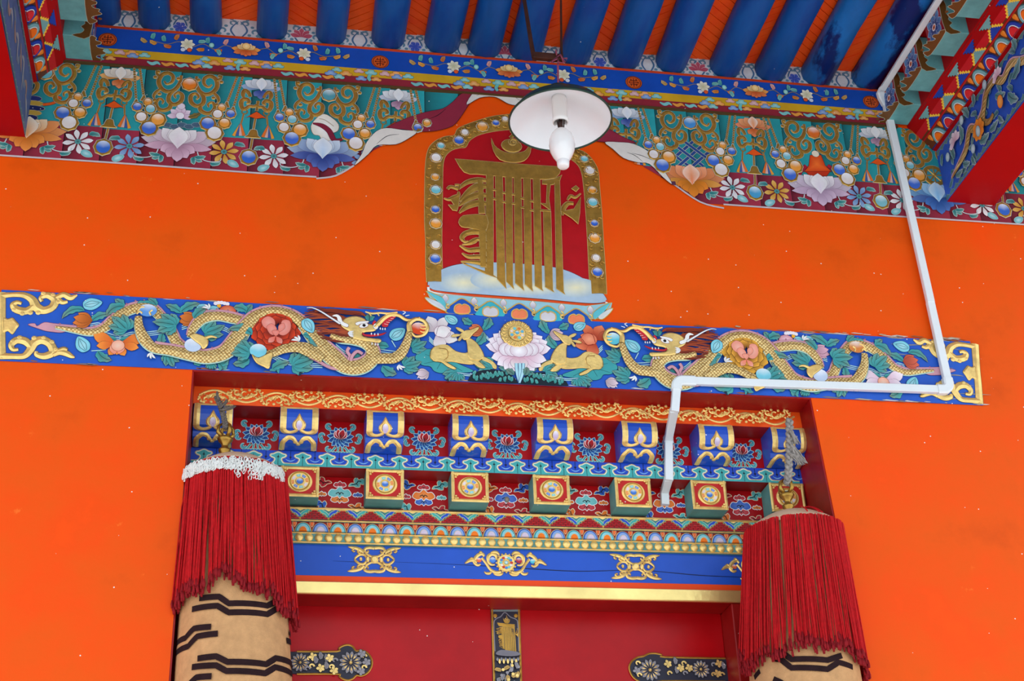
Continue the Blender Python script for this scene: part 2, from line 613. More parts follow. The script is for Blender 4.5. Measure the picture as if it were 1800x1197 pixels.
# ================================================================== setting
XL, XR, ZB = -.26, 2.19, 2.553          # door recess at the wall face
XRB = 2.4                               # its right side further down leans out
m = MB(); m.box(-22, 22, -24, 6, -1.7, -1.6)
tag(m.build('floor', STONE), kind='structure')
m = MB(); m.box(-3.2, 4.6, 0, .5, ZB, 4.42)
wall = tag(m.build('wall_front', ORANGE), kind='structure')
m = MB(); m.box(-3.2, XL, 0, .5, -1.6, ZB)
tag(m.build('wall_left', ORANGE), kind='structure')
m = MB(); m.prism([(XR, ZB), (4.6, ZB), (4.6, -1.6), (XRB, -1.6)], 0, .5, 'y')
tag(m.build('wall_right', ORANGE), kind='structure')
m = MB(); m.box(-3.2, 4.6, .5, .7, -1.6, 4.42)
tag(m.build('wall_back', DARKRED), kind='structure')
m = MB(); m.box(XL, XL + .006, .004, .5, -1.6, ZB)
tag(m.build('trim_1', DARKRED), kind='structure')
m = MB(); m.prism([(XR - .006, ZB), (XR, ZB), (XRB, -1.6), (XRB - .006, -1.6)], .004, .5, 'y')
tag(m.build('trim_2', mat('jamb_red_paint', (150, 14, 18), rough=.38, var=.3, scale=6, bump=.2, bscale=14, specks=.05, wear=.03, wcol=(150, 150, 150))), kind='structure')
m = MB(); m.box(XL + .006, XR, .0, .5, ZB - .006, ZB)
tag(m.build('trim_3', DARKRED), kind='structure')

# ceiling: deck with separate diagonal battens between the rafters
RX = [-.741, -.528, -.312, -.033, .221, .470, .708, .898, 1.083, 1.308, 1.535, 1.755, 2.009, 2.226, 2.451, 2.697]
RR = [.074, .066, .066, .066, .068, .076, .080, .074, .074, .071, .077, .075, .075, .074, .074, .076]
CZ = 4.272
m = MB(); m.box(-3.2, 4.6, -3.2, 0, CZ, CZ + .15)
ceil = tag(m.build('ceiling', CEILGAP, None, (0, 0, CZ)), kind='structure')
def batten(x0, x1, y, dirn, p):
    g = x1 - x0
    d = g * .75 * dirn
    a = .5 * p * .90
    m = MB()
    z0 = CZ - .012 + rnd.uniform(-.002, .002)
    vs = [(x0, y - a, z0), (x0, y + a, z0), (x1, y + a - d, z0), (x1, y - a - d, z0)]
    k = .004
    vb = [(x0, y - a - k, CZ + .002), (x0, y + a + k, CZ + .002), (x1, y + a + k - d, CZ + .002), (x1, y - a - k - d, CZ + .002)]
    m.add(vs + vb, [(0, 1, 2, 3), (0, 4, 5, 1), (1, 5, 6, 2), (2, 6, 7, 3), (3, 7, 4, 0)])
    return m.build('batten', CEIL, ceil)
gaps = [(-1.0, RX[0])] + list(zip(RX[:-1], RX[1:]))
for gi, (a, b) in enumerate(gaps):
    dirn = -1 if gi in (0, 1, 2) else (1 if gi % 2 else -1)
    y = .2 if dirn > 0 else .2
    p = .047
    while y > -.82:
        yy = y - (0 if dirn > 0 else .09)
        if max(yy, yy - (b - a) * .75 * dirn) < .2:
            batten(a, b, yy, dirn, p)
        y -= p
# white masonry infill the rafters bear on
m = MB(); m.box(-.83, 2.80, -.003, .0, 4.13, CZ)
infill = tag(m.build('infill_wall', mat('white_limewash', (206, 210, 214), rough=.8, var=.1, scale=12, bump=.5, bscale=60), None, (1, 0, 4.13)), kind='structure')

# ================================================================== rafters
ords = ['first', 'second', 'third', 'fourth', 'fifth', 'sixth', 'seventh', 'eighth', 'ninth', 'tenth', 'eleventh', 'twelfth', 'thirteenth', 'fourteenth', 'fifteenth', 'sixteenth']
for i, (x, r) in enumerate(zip(RX, RR)):
    m = MB()
    n = 9
    zc = 4.155 + r
    pts = [(x + .004 * math.sin(i * 2.1 + k), -.0 - 3.2 * k / n if k else .0, zc + .003 * math.sin(i + 1.7 * k)) for k in range(n + 1)]
    pts[0] = (x, -.005, zc)
    m.tube([(x, -.001, zc)] + pts, [r * .90] + [r * (1 + .03 * math.sin(3 * k + i)) for k in range(n + 1)], 20)
    if i == 15: extra = 'heavily water stained, next to the white ceiling conduit'
    elif i == 14: extra = 'with dark blotches, second from the white ceiling conduit'
    elif i == 0: extra = 'nearest the left beam'
    elif i == 8: extra = 'behind the left bar of the iron lamp bracket'
    elif i == 9: extra = 'just right of the iron lamp bracket'
    else: extra = '%s from the left' % ords[i]
    o = m.build('rafter', RAFT2 if i >= 14 else RAFT, None, (x, 0, 4.155))
    tag(o, 'round blue ceiling rafter ' + extra, 'rafter', 'round blue rafters under the ceiling')

# ================================================================== beams over the door, from the wall face inwards
def face_art(parent, name, art, y):
    return art.build(name, parent, y)
# --- orange scroll beam
scroll_beam = thing('scroll_beam', 'narrow orange beam with a gilded vine scroll above the blue brackets', 'beam', (1, .12, 2.473))
MB().box(XL + .006, XR - .0, .125, .5, 2.473, 2.547).build('beam', DARKRED, scroll_beam)
# --- boards behind the brackets
board_up = tag(MB().box(XL + .006, 2.188, .235, .49, 2.336, 2.4725).build('lotus_board', REDWOOD, None, (1, .235, 2.336)), 'red back board with blue lotuses between the blue scroll brackets', 'board')
board_lo = tag(MB().box(XL + .006, 2.188, .32, .49, 2.134, 2.272).build('cloud_board', REDWOOD, None, (1, .32, 2.134)), 'red back board with coloured clouds between the square wheel brackets', 'board')
scallop_beam = thing('scalloped_beam', 'narrow blue and turquoise cloud-scalloped beam between the two bracket rows', 'beam', (1, .22, 2.27))
MB().box(XL + .006, 2.205, .225, .5, 2.2725, 2.335).build('beam', DARKRED, scallop_beam)
zig = thing('stepped_moulding', 'moulding of red brick pyramids with gold zigzag under the square brackets', 'moulding', (1, .29, 2.075))
MB().box(XL + .006, 2.205, .296, .5, 2.076, 2.133).build('body', TEAL, zig)
petm = thing('petal_moulding', 'moulding of turquoise and blue lotus petals below the red brick zigzag', 'moulding', (1, .3, 2.033))
MB().box(XL + .006, 2.205, .304, .5, 2.032, 2.076).build('body', DARKRED, petm)
beadm = thing('bead_moulding', 'gilded bead moulding just above the blue door lintel', 'moulding', (1, .29, 1.988))
MB().box(XL + .006, 2.205, .297, .5, 1.988, 2.032).build('body', TEAL, beadm)
lintel = thing('door_lintel', 'blue door lintel with gilded ornaments and gold bottom edge', 'lintel', (1, .31, 1.79))
MB().box(XL + .006, 2.21, .31, .5, 1.864, 1.9885).build('lintel_board', BLUEBEAM, lintel)
MB().box(XL + .006, 2.21, .311, .46, 1.838, 1.8645).build('orange_fillet', mat('orange_fillet_paint', (238, 74, 14), var=.06, specks=.04), lintel)
MB().box(XL + .006, 2.21, .300, .318, 1.791, 1.8385, .003).build('gilded_edge', mat('flat_gold_leaf', (250, 222, 140), rough=.3, metal=.7, var=.14, scale=6, bump=.25, bscale=40), lintel)
MB().box(XL + .006, 2.21, .317, .458, 1.7925, 1.838).build('soffit', DARKRED, lintel)
# --- door
door = thing('door_1', None, None, (.99, .46, -1.6))
door['kind'] = 'structure'
LEAVES = []
DL, DR, DY = .11, 1.868, .46
for x0, x1 in ((DL, .978), (.982, DR)):
    LEAVES.append(MB().box(x0, x1, DY, .5, -1.58, 1.80, .002).build('door_leaf', REDWOOD, door))
for x0, x1 in ((XL + .006, DL), (DR, 2.22)):
    MB().box(x0, x1, .318, .5, -1.6, 1.7925, .004).build('door_post', DARKRED, door)

# ================================================================== ornament on the door cornice
WHT, CRM = (236, 234, 228), (226, 214, 176)
TEALC, TEALD, BLUEC, NAVY = (62, 170, 168), (20, 66, 84), (36, 84, 196), (16, 28, 84)
ORGC, REDC, PNK = (240, 104, 22), (206, 24, 30), (232, 180, 178)
GLD = (214, 170, 78)
# --- gilded vine on the orange beam
A = Art()
A.poly([(XL + .006, 2.474), (XR, 2.474), (XR, 2.5475), (XL + .006, 2.5475)], (240, 84, 14))
face_art(scroll_beam, 'orange_face', A, .125)
A = Art(.0012)
x0, per = -.235, .2365
pts = [(x0 + k * per / 8, 2.511 + .023 * math.sin(2 * PI * k / 8)) for k in range(int((2.18 - x0) / per * 8) + 1)]
A.ribbon(pts, .009, GLD, 'GB', h=.003, n=3)
k = 0
while x0 + k * per / 2 < 2.1:
    s_ = 1 if k % 2 == 0 else -1
    cx = x0 + (k + .5) * per / 2
    A.push(cx, 2.511, 1, 0, 1).push(0, 0, 1, 0 if s_ > 0 else PI)
    A.curl((.004, -.012), .023, .007, PI * .95, -PI * .75, (.010, .006), GLD, 'GB', h=.003)
    A.curl((.034, -.018), .014, .005, PI * .8, -PI * .9, (.009, .005), GLD, 'GB', h=.003)
    A.curl((-.032, -.019), .013, .004, PI * .1, PI * 1.7, (.009, .005), GLD, 'GB', h=.003)
    A.curl((.052, .006), .010, .004, PI * 1.1, -PI * .5, (.008, .004), GLD, 'GB', h=.003)
    A.curl((-.046, .0), .008, .003, 0, PI * 1.5, (.008, .004), GLD, 'GB', h=.003)
    A.curl((-.012, -.006), .012, .004, PI * 1.2, -PI * .5, (.008, .004), GLD, 'GB', h=.003)
    A.curl((.020, .002), .009, .003, PI * .2, PI * 1.8, (.007, .004), GLD, 'GB', h=.003)
    A.curl((-.055, -.024), .009, .003, PI * .9, -PI * .6, (.007, .004), GLD, 'GB', h=.003)
    A.curl((.060, -.022), .010, .003, PI * .1, PI * 1.7, (.007, .004), GLD, 'GB', h=.003)
    for q in ((-.04, -.031), (.03, -.010), (-.028, -.004), (.058, -.006), (-.058, -.010), (-.012, -.028), (.018, -.030), (.046, -.026), (-.05, -.028), (.0, .002), (.022, -.004), (-.02, -.004)):
        A.disc(q, .0062, GLD, m='GB', h=.002, inset=.002, n=7)
    A.pop().pop()
    k += 1
face_art(scroll_beam, 'gilded_vine', A, .125)

# --- blue scroll brackets (upper row)
UPX = [-.176, .1485, .4785, .8125, 1.149, 1.4935, 1.8115, 2.118]
PROF = [(.1190, 2.4725), (.1130, 2.462), (.1085, 2.445), (.1075, 2.425), (.111, 2.402), (.121, 2.385), (.138, 2.3745), (.150, 2.3715), (.151, 2.362), (.157, 2.352), (.169, 2.3445), (.188, 2.340), (.219, 2.3365)]
def arc_map(prof, y0, z0):
    P = [Vector((a - y0, b - z0)) for a, b in prof]
    S = [0]
    for a, b in zip(P, P[1:]): S.append(S[-1] + (b - a).length)
    def f(x, v, d):                      # v: distance up along the face, measured from the bottom
        t = max(0, min(S[-1], S[-1] - v))
        for i in range(len(P) - 1):
            if t <= S[i + 1] or i == len(P) - 2:
                k = (t - S[i]) / (S[i + 1] - S[i])
                p = P[i].lerp(P[i + 1], k)
                e = (P[i + 1] - P[i]).normalized()
                n = Vector((e.y, -e.x))
                if n.x > 0 and abs(n.x) > .2: n = -n
                if n.x > 0: n = -n
                if abs(e.x) > abs(e.y): n = Vector((-.35, -.9))
                return (x, p.x + n.x * d, p.y + n.y * d)
    return f, S
UW = .0735
fmap, US = arc_map(PROF, .12, 2.3365)
UT = US[-1]
UWST = UT - US[7]                       # height of the waist along the face
m = MB()
m.prism([(a - .12, b - 2.3365) for a, b in PROF] + [(.1135, 0), (.1135, .136)], -UW, UW, 'x')
up_body = m.mesh('bracket_body', mat('bracket_blue', (28, 78, 186), rough=.25, var=.1, specks=.25, spec=.5))
A = Art(.0012, map3=fmap)
g0, gw = UWST + .002, .024
def vline(x, a, b, n=8): return [(x, a + (b - a) * i / n) for i in range(n + 1)]
top = UT - .002
for sx in (-1, 1):
    A.push(0, 0, 1, 0, sx)
    A.ribbon(vline(UW - .013, top, g0 + .03, 7) + [(UW - .014, g0 + .022), (UW - .022, g0 + .013), (UW - .036, g0 + .010), (.024, g0 + .012), (.010, g0 + .020), (.003, g0 + .026)], [gw] * 8 + [gw, .022, .017, .015, .013, .008], GLD, 'GB', h=.003, n=3)
    A.ribbon([(UW - .012, .002), (UW - .013, .03), (UW - .015, .052), (UW - .024, UWST - .022), (.038, UWST - .013), (.022, UWST - .015), (.011, UWST - .026), (.004, UWST - .036)], [.021, .021, .020, .017, .016, .015, .013, .010], GLD, 'GB', h=.003, n=3)
    A.disc((.011, UWST - .030), .009, GLD, m='GB', h=.003, inset=.004, n=9)
    A.pop()
A.disc((0, UWST - .042), .009, GLD, m='GB', h=.003, inset=.004, n=9)
A.ribbon(vline(0, 0, 1, 4) and [(-UW + .002, top - .005), (0, top - .005), (UW - .002, top - .005)], .011, GLD, 'GB', h=.002)
A.poly(cr([(-.022, g0 + .030), (-.025, g0 + .050), (-.014, g0 + .064), (-.007, g0 + .076), (0, g0 + .090), (.007, g0 + .076), (.014, g0 + .064), (.025, g0 + .050), (.022, g0 + .030), (0, g0 + .022)], 2, True), GLD, 'GB', h=.004, inset=.005)
up_gold = A.local('gilded_scroll')
A = Art(.0075, map3=fmap)
A.jewel((0, g0 + .043), .0115, (196, 176, 206), .0155, rim=None)
up_jewel = A.local('jewel')
def place_label(i, n):
    if i == 0: return 'leftmost'
    if i == n - 1: return 'rightmost'
    return ords[i] + ' from the left'
for i, x in enumerate(UPX):
    ex = {0: 'behind the dark cord of the left felt roll', 7: 'behind the pale braided rope on the right'}.get(i, place_label(i, 8))
    t = thing('scroll_bracket', 'blue gold-scrolled bracket of the upper row, ' + ex, 'bracket', (x, .12, 2.3365), 'blue scroll brackets of the upper row')
    mesh_obj('bracket_body', up_body, t)
    mesh_obj('jewel', up_jewel, mesh_obj('gilded_scroll', up_gold, t))

# --- blue lotuses on the red board
A = Art()
LO = (92, 190, 196)
A.push(0, 0, 1.12)
for sx in (-1, 1):
    A.push(0, 0, 1, 0, sx)
    for (cx, cy, r, a0, a1) in ((.040, .044, .011, -PI * .7, PI * .9), (.062, .006, .011, -PI * .5, PI * 1.0), (.058, -.012, .010, PI * .4, -PI * .9), (.040, -.042, .012, -PI * .9, PI * .5)):
        A.curl((cx, cy), r, .004, a0, a1, (.010, .004), (14, 70, 96), out=(170, 214, 206), ow=.003)
        A.curl((cx, cy), r, .005, a0, a1, (.006, .002), LO)
    A.ribbon([(.016, -.036), (.026, -.050), (.030, -.058)], (.006, .003), (60, 150, 150), out=(180, 214, 200), ow=.002)
    A.ribbon([(.006, -.036), (.008, -.050), (.012, -.058)], (.005, .003), (60, 150, 150), out=(180, 214, 200), ow=.002)
    A.pop()
for k in range(7): A.disc((-.030 + .01 * k, -.0585), .0055, (60, 150, 150), .004, out=(180, 214, 200), ow=.002, n=8)
for k in range(13):
    a = PI / 2 + 2 * PI * k / 13
    A.petal((0, 0), a, .037 + .009 * abs(math.cos(a)), .0185, (6, 22, 60), (26, 84, 170), out=(150, 206, 222), ow=.003, tip=1.1, n=6)
for k in range(5):
    a = PI * 1.15 + PI * .7 * k / 4
    A.petal((0, 0), a, .028, .015, (4, 14, 44), (34, 96, 178), out=(120, 186, 214), ow=.0015, tip=1.1, n=5)
for a, l, w_ in ((PI / 2 + .62, .034, .021), (PI / 2 - .62, .034, .021), (PI / 2 + .25, .038, .020), (PI / 2 - .25, .038, .020)):
    A.petal((0, -.008), a, l, w_, (110, 8, 18), (206, 24, 34), out=(244, 214, 210), ow=.003, tip=.9, n=6)
A.petal((0, -.003), PI / 2, .014, .006, (60, 6, 10), (110, 10, 16), n=4)
A.pop()
lotus_me = A.local('blue_lotus')
for i in range(7):
    o = mesh_obj('blue_lotus', lotus_me, board_up, Vector(((UPX[i] + UPX[i + 1]) / 2 - .004 * (i - 1) * .5, .2348, 2.4035)) - wloc(board_up))

# --- scalloped beam
A = Art()
A.poly([(XL + .006, 2.2725), (2.205, 2.2725), (2.205, 2.335), (XL + .006, 2.335)], (30, 72, 186))
face_art(scallop_beam, 'blue_face', A, .225)
A = Art(.001)
def trefoil(p):
    return cr([(-p / 2, 0), (-.026, .001), (-.018, .009), (-.017, .016), (-.026, .020), (-.034, .028), (-.030, .037), (-.019, .040), (-.010, .045), (.0, .048), (.010, .045), (.019, .040), (.030, .037), (.034, .028), (.026, .020), (.017, .016), (.018, .009), (.026, .001), (p / 2, 0)], 3)
SP = .0937
base = trefoil(SP) + [(SP / 2, -.012), (-SP / 2, -.012)]
for (g, c_) in ((.0, (206, 176, 96)), (-.0028, (222, 228, 214)), (-.0062, (66, 168, 166))):
    A.poly(base if g == 0 else offset(base, g), c_)
A.poly([(-SP / 2, -.012), (SP / 2, -.012), (SP / 2, -.0035), (-SP / 2, -.0035)], (66, 168, 166))
A.poly([(-.0009, -.011), (.0009, -.011), (.0009, .026), (-.0009, .026)], (8, 20, 30))
A.poly(cr([(-.006, .024), (-.002, .026), (0, .036), (.002, .026), (.006, .024), (0, .021)], 2, True), (8, 20, 30))
A.push(SP / 2, 0)
A.poly([(-.0009, .022), (.0009, .022), (.0009, .050), (-.0009, .050)], (8, 14, 40))
A.poly(cr([(-.006, .024), (-.002, .022), (0, .012), (.002, .022), (.006, .024), (0, .027)], 2, True), (8, 14, 40))
A.poly(cr([(-.013, .013), (-.020, .017), (-.016, .012), (-.008, .0065), (0, .005), (.008, .0065), (.016, .012), (.020, .017), (.013, .013), (0, .009)], 2, True), (120, 170, 222))
A.pop()
scal_me = A.local('cloud_scallop')
for k in range(26):
    x = -.205 + SP * k
    if x < 2.19: mesh_obj('cloud_scallop', scal_me, scallop_beam, Vector((x, .2245, 2.2845)) - wloc(scallop_beam))

# --- square wheel brackets (lower row)
LOX = [-.166, .1615, .488, .8205, 1.1455, 1.477, 1.792, 2.122]
LW, LH = .0735, .0625
lo_body = MB().box(-LW, LW, 0, .099, -LH, LH, .002).mesh('bracket_body', TEAL)
A = Art()
A.poly([(-LW + .002, -LH + .002), (LW - .002, -LH + .002), (LW - .002, LH - .002), (-LW + .002, LH - .002)], (190, 30, 24))
lo_face = A.local('red_face')
A = Art(.0012)
b_ = .0125
for (p, q) in (((-LW, LH - b_ / 2), (LW, LH - b_ / 2)), ((-LW, -LH + b_ / 2), (LW, -LH + b_ / 2)), ((-LW + b_ / 2, -LH), (-LW + b_ / 2, LH)), ((LW - b_ / 2, -LH), (LW - b_ / 2, LH))):
    A.ribbon([p, q], b_, GLD, 'GB', h=.004)
lo_frame = A.local('gilded_frame')
A = Art(.0012)
A.push(0, 0, 1.08)
A.disc((0, 0), .0445, GLD, .040, m='GB', h=.003, inset=.003, n=28)
A.d += .0026
for sx in (-1, 1):
    for sy in (-1, 1):
        for q in ((.052, .037), (.046, .045), (.053, .046)):
            A.disc((sx * q[0], sy * q[1]), .0045, GLD, m='GB', h=.003, inset=.002, n=8)
A.d = .0046
A.ring((0, 0), .0315, .037, (180, 130, 50), 'G', 24, h=.001)
pc = [(238, 120, 20), (70, 120, 210), (120, 200, 200), (226, 206, 214)]
for k in range(8):
    a = 2 * PI * k / 8 + .2
    A.push(.025 * math.cos(a), .022 * math.sin(a), 1, a + PI / 2)
    A.poly([(-.0075, -.0045), (.0075, -.0045), (.006, .0045), (-.006, .0045)], pc[k % 4], col2=mixc(pc[k % 4], WHT, .5))
    A.pop()
A.ring((0, 0), .012, .016, GLD, 'GB', 18, h=.002)
A.jewel((0, 0), .0115, (60, 116, 200), .0105, rim=None)
A.pop()
lo_wheel = A.local('wheel')
for i, x in enumerate(LOX):
    if i == 0: continue
    ex = {1: 'beside the left felt roll', 7: 'behind the pale braided rope on the right', 2: 'second one visible from the left', 5: 'left of the foot of the white conduit' if False else 'just left of the conduit end', 6: 'just right of the conduit end'}.get(i, ords[i - 1] + ' one visible from the left')
    t = thing('square_bracket', 'square gold-framed wheel bracket of the lower row, ' + ex, 'bracket', (x, .22, 2.207), 'square wheel brackets of the lower row')
    mesh_obj('bracket_body', lo_body, t)
    fc = mesh_obj('red_face', lo_face, t)
    mesh_obj('gilded_frame', lo_frame, t)
    mesh_obj('wheel', lo_wheel, fc)

# --- coloured clouds on the lower red board
def cloud_blob(A, c, s, col, line=WHT, tail=0):
    A.push(c[0], c[1], s)
    P = cr([(-1.0, -.1), (-.75, .35), (-.35, .32), (0, .62), (.35, .32), (.75, .35), (1.0, -.1), (.55, -.35), (.2, -.2), (0, -.42), (-.2, -.2), (-.55, -.35)], 3, True)
    A.poly(P, col, out=line, ow=.0028, col2=mixc(col, WHT, .25))
    A.ribbon([(-.35, -.05), (-.1, .1), (0, -.12), (.1, .1), (.35, -.05)], .09, shade(col, .3), n=3)
    A.pop()
def corner_cloud(A, c, s, rot, col, mx=1):
    A.push(c[0], c[1], s, rot, mx)
    P = cr([(-.9, -.15), (-.6, .15), (-.2, .1), (-.15, .55), (.2, .75), (.35, .4), (.8, .5), (1.05, .1), (.75, -.2), (.45, -.05), (.3, -.45), (-.1, -.4), (-.4, -.2)], 3, True)
    A.poly(P, col, out=CRM, ow=.0028, col2=mixc(col, WHT, .15))
    A.ribbon([(-.6, -.05), (0, .0), (.3, .3), (.6, .15)], .13, shade(col, .3), n=3)
    A.ribbon([(0, 0), (.15, -.25)], .1, shade(col, .3))
    A.pop()
BL2, TL2, OR2, CR2 = (50, 96, 190), (104, 190, 190), (238, 120, 30), (196, 40, 50)
cloud_sets = [(TL2, BL2, CR2, TL2, OR2), (TL2, BL2, CR2, TL2, OR2), (OR2, TL2, BL2, TL2, CR2), (BL2, OR2, OR2, BL2, CR2), (TL2, OR2, TL2, BL2, OR2), (OR2, BL2, BL2, TL2, TL2), (BL2, OR2, CR2, TL2, CR2)]
for i in range(7):
    A = Art()
    A.clip = lambda u, v: v > -.0585
    A.push(0, 0, 1.28)
    cs = cloud_sets[i]
    corner_cloud(A, (-.050, .040), .026, .2, cs[2], -1)
    corner_cloud(A, (.050, .040), .026, .2, cs[3])
    corner_cloud(A, (-.050, -.040), .026, -.5, cs[1], -1)
    corner_cloud(A, (.050, -.040), .026, -.5, cs[4])
    cloud_blob(A, (-.055, .002), .014, cs[4])
    cloud_blob(A, (.055, .002), .014, cs[1])
    cloud_blob(A, (0, .034), .018, CR2 if cs[0] != CR2 else BL2)
    cloud_blob(A, (0, -.014), .026, OR2 if cs[0] is TL2 and i % 2 else (BL2 if cs[0] is OR2 else CR2))
    cloud_blob(A, (0, .006), .034, cs[0])
    A.pop()
    if i == 3:
        A.disc((.004, .004), .010, (110, 96, 80), .013, col2=(160, 150, 130))
    o = mesh_obj('painted_clouds', A.local('painted_clouds'), board_lo, Vector(((LOX[i] + LOX[i + 1]) / 2 - .004, .3198, 2.196)) - wloc(board_lo))

# --- stepped brick moulding
A = Art()
for zc, hh in ((2.129, .009), (2.079, .007)):
    A.ribbon([(XL + .006, zc), (2.205, zc)], hh, GLD, 'GB', h=.005)
face_art(zig, 'gilded_fillet', A, .295)
ZP = .1085
def brick_mesh():
    m = MB()
    for r in range(5):
        nb = 5 - r
        w_ = .0202
        for b in range(nb):
            x = (b - (nb - 1) / 2) * w_
            z = .0015 + r * .0078
            m.box(x - w_ / 2 + .0007, x + w_ / 2 - .0007, -.006 + .0006 * r, .003, z, z + .0070, .001)
    return m.mesh('brick_pyramid', mat('red_brick_paint', (170, 18, 24), rough=.35, var=.15, scale=30, bump=.1, specks=.03))
brick_me = brick_mesh()
def zig_mesh(c_):
    A = Art(.0008)
    A.poly([(-ZP / 2, .0), (ZP / 2, 0), (ZP / 2, .046), (-ZP / 2, .046)], (60, 130, 128))
    st = []
    for r in range(5):
        hw = (5 - r) * .0102 + .0022
        st += [(-hw, r * .0078), (-hw, (r + 1) * .0078)]
    up = st + [(-q[0], q[1]) for q in st[::-1]]
    # valley fill on the right half and left half: the wave under the top fillet
    for sx in (-1, 1):
        A.push(0, 0, 1, 0, sx)
        A.ribbon([(.012, .046), (.022, .043), (.031, .034), (.040, .030), (.0543, .016)], [.005, .009, .011, .009, .010], c_ if sx > 0 else c_, out=(226, 216, 170), ow=.0014)
        A.poly(cr([(.0543, .036), (.045, .040), (.040, .046), (.0543, .046)], 2), GLD, 'GB')
        A.pop()
    A.ribbon(up, .0058, GLD, 'GB', h=.003, smooth=False)
    return A
zm = {}
for k in range(23):
    x = -.21 + ZP * k
    if x > 2.17: break
    p = mesh_obj('brick_pyramid', brick_me, zig, Vector((x, .296, 2.0825)) - wloc(zig))
    key = k % 2
    if key not in zm: zm[key] = zig_mesh(BLUEC if key else (70, 176, 166)).local('zigzag')
    mesh_obj('zigzag', zm[key], zig, Vector((x, .2958, 2.0825)) - wloc(zig))

# --- petals
PP = .0663
def petal_mesh(c_outer, c_in):
    A = Art(.0008)
    def half(r, ry, n=12): return [(r * math.cos(PI * k / n), ry * math.sin(PI * k / n)) for k in range(n + 1)]
    for r, ry, c_, h in ((.0328, .0400, (226, 200, 130), .004), (.0306, .0378, shade(c_outer, .85), .005), (.0262, .0325, mixc(c_outer, WHT, .45), .006), (.0178, .0225, (222, 208, 160), .006), (.0152, .0195, c_in, .008)):
        A.poly(half(r, ry), c_, 'P', h=h, inset=.002, col2=None)
        A.d += .0012
    return A.local('petal')
pm_ = [petal_mesh((58, 180, 196), (244, 120, 20)), petal_mesh((50, 110, 214), (214, 196, 214))]
A = Art(.0008)
A.poly(cr([(-.006, .0405), (-.006, .032), (0, .022), (.006, .032), (.006, .0405)], 3, True), (240, 110, 50), out=(228, 206, 160), ow=.0016, h=.003, inset=.002)
drop_me = A.local('teardrop')
for k in range(38):
    x = -.215 + PP * k
    if x > 2.19: break
    mesh_obj('petal', pm_[k % 2], petm, Vector((x, .3038, 2.0345)) - wloc(petm))
    mesh_obj('teardrop', drop_me, petm, Vector((x + PP / 2, .3038, 2.0345)) - wloc(petm))
# --- beads
A = Art()
for zc, hh in ((2.029, .007), (1.9915, .007)):
    A.ribbon([(XL + .006, zc), (2.205, zc)], hh, GLD, 'GB', h=.004)
face_art(beadm, 'gilded_fillet', A, .2965)
bm_ = MB()
vs, n = [], 12
for r, y in ((.0158, .001), (.0158, -.002), (.012, -.0055), (.005, -.007)):
    vs += [(r * math.cos(2 * PI * k / n), y, r * math.sin(2 * PI * k / n)) for k in range(n)]
fs = [(i * n + k, i * n + (k + 1) % n, (i + 1) * n + (k + 1) % n, (i + 1) * n + k) for i in range(3) for k in range(n)] + [tuple(range(3 * n, 4 * n))]
bead_me = bm_.add(vs, fs, True).mesh('bead', GOLDB)
k = 0
while -.24 + .0372 * k < 2.19:
    mesh_obj('bead', bead_me, beadm, Vector((-.24 + .0372 * k, .2968, 2.0102)) - wloc(beadm))
    k += 1

# --- gilded ornaments on the lintel
def double_scroll():
    A = Art(.001)
    for sx in (-1, 1):
        for sy in (-1, 1):
            A.push(0, 0, 1, 0, sx).push(0, 0, 1, 0 if sy > 0 else 0, 1)
            def q(p): return (p[0], p[1] * sy)
            def rb(pts, w_): A.ribbon([q(p) for p in pts], w_, GLD, 'GB', h=.003, out=(150, 104, 30), ow=.0008)
            rb([(0, .046), (.018, .048), (.034, .044), (.038, .034), (.030, .028), (.024, .032), (.026, .037)], [.012, .012, .011, .009, .007, .006, .004])
            rb([(.040, .026), (.052, .036), (.070, .044), (.088, .047), (.102, .049)], [.008, .014, .013, .010, .002])
            rb([(.056, .040), (.064, .030), (.058, .024), (.052, .028)], [.008, .007, .006, .003])
            rb([(.076, .045), (.084, .036), (.079, .030), (.074, .033)], [.007, .007, .005, .003])
            rb([(.030, .006), (.040, .018), (.056, .018), (.070, .008), (.076, 0)], [.006, .009, .009, .008, .005])
            rb([(.034, .026), (.024, .018), (.012, .012), (0, .012)], [.008, .009, .008, .008])
            A.pop().pop()
    A.disc((0, 0), .016, GLD, m='GB', h=.005, inset=.006)
    for sx in (-1, 1):
        A.disc((sx * .026, 0), .008, GLD, .012, m='GB', h=.004, inset=.004)
        A.disc((sx * .052, 0), .006, GLD, .008, m='GB', h=.004, inset=.003)
    return A
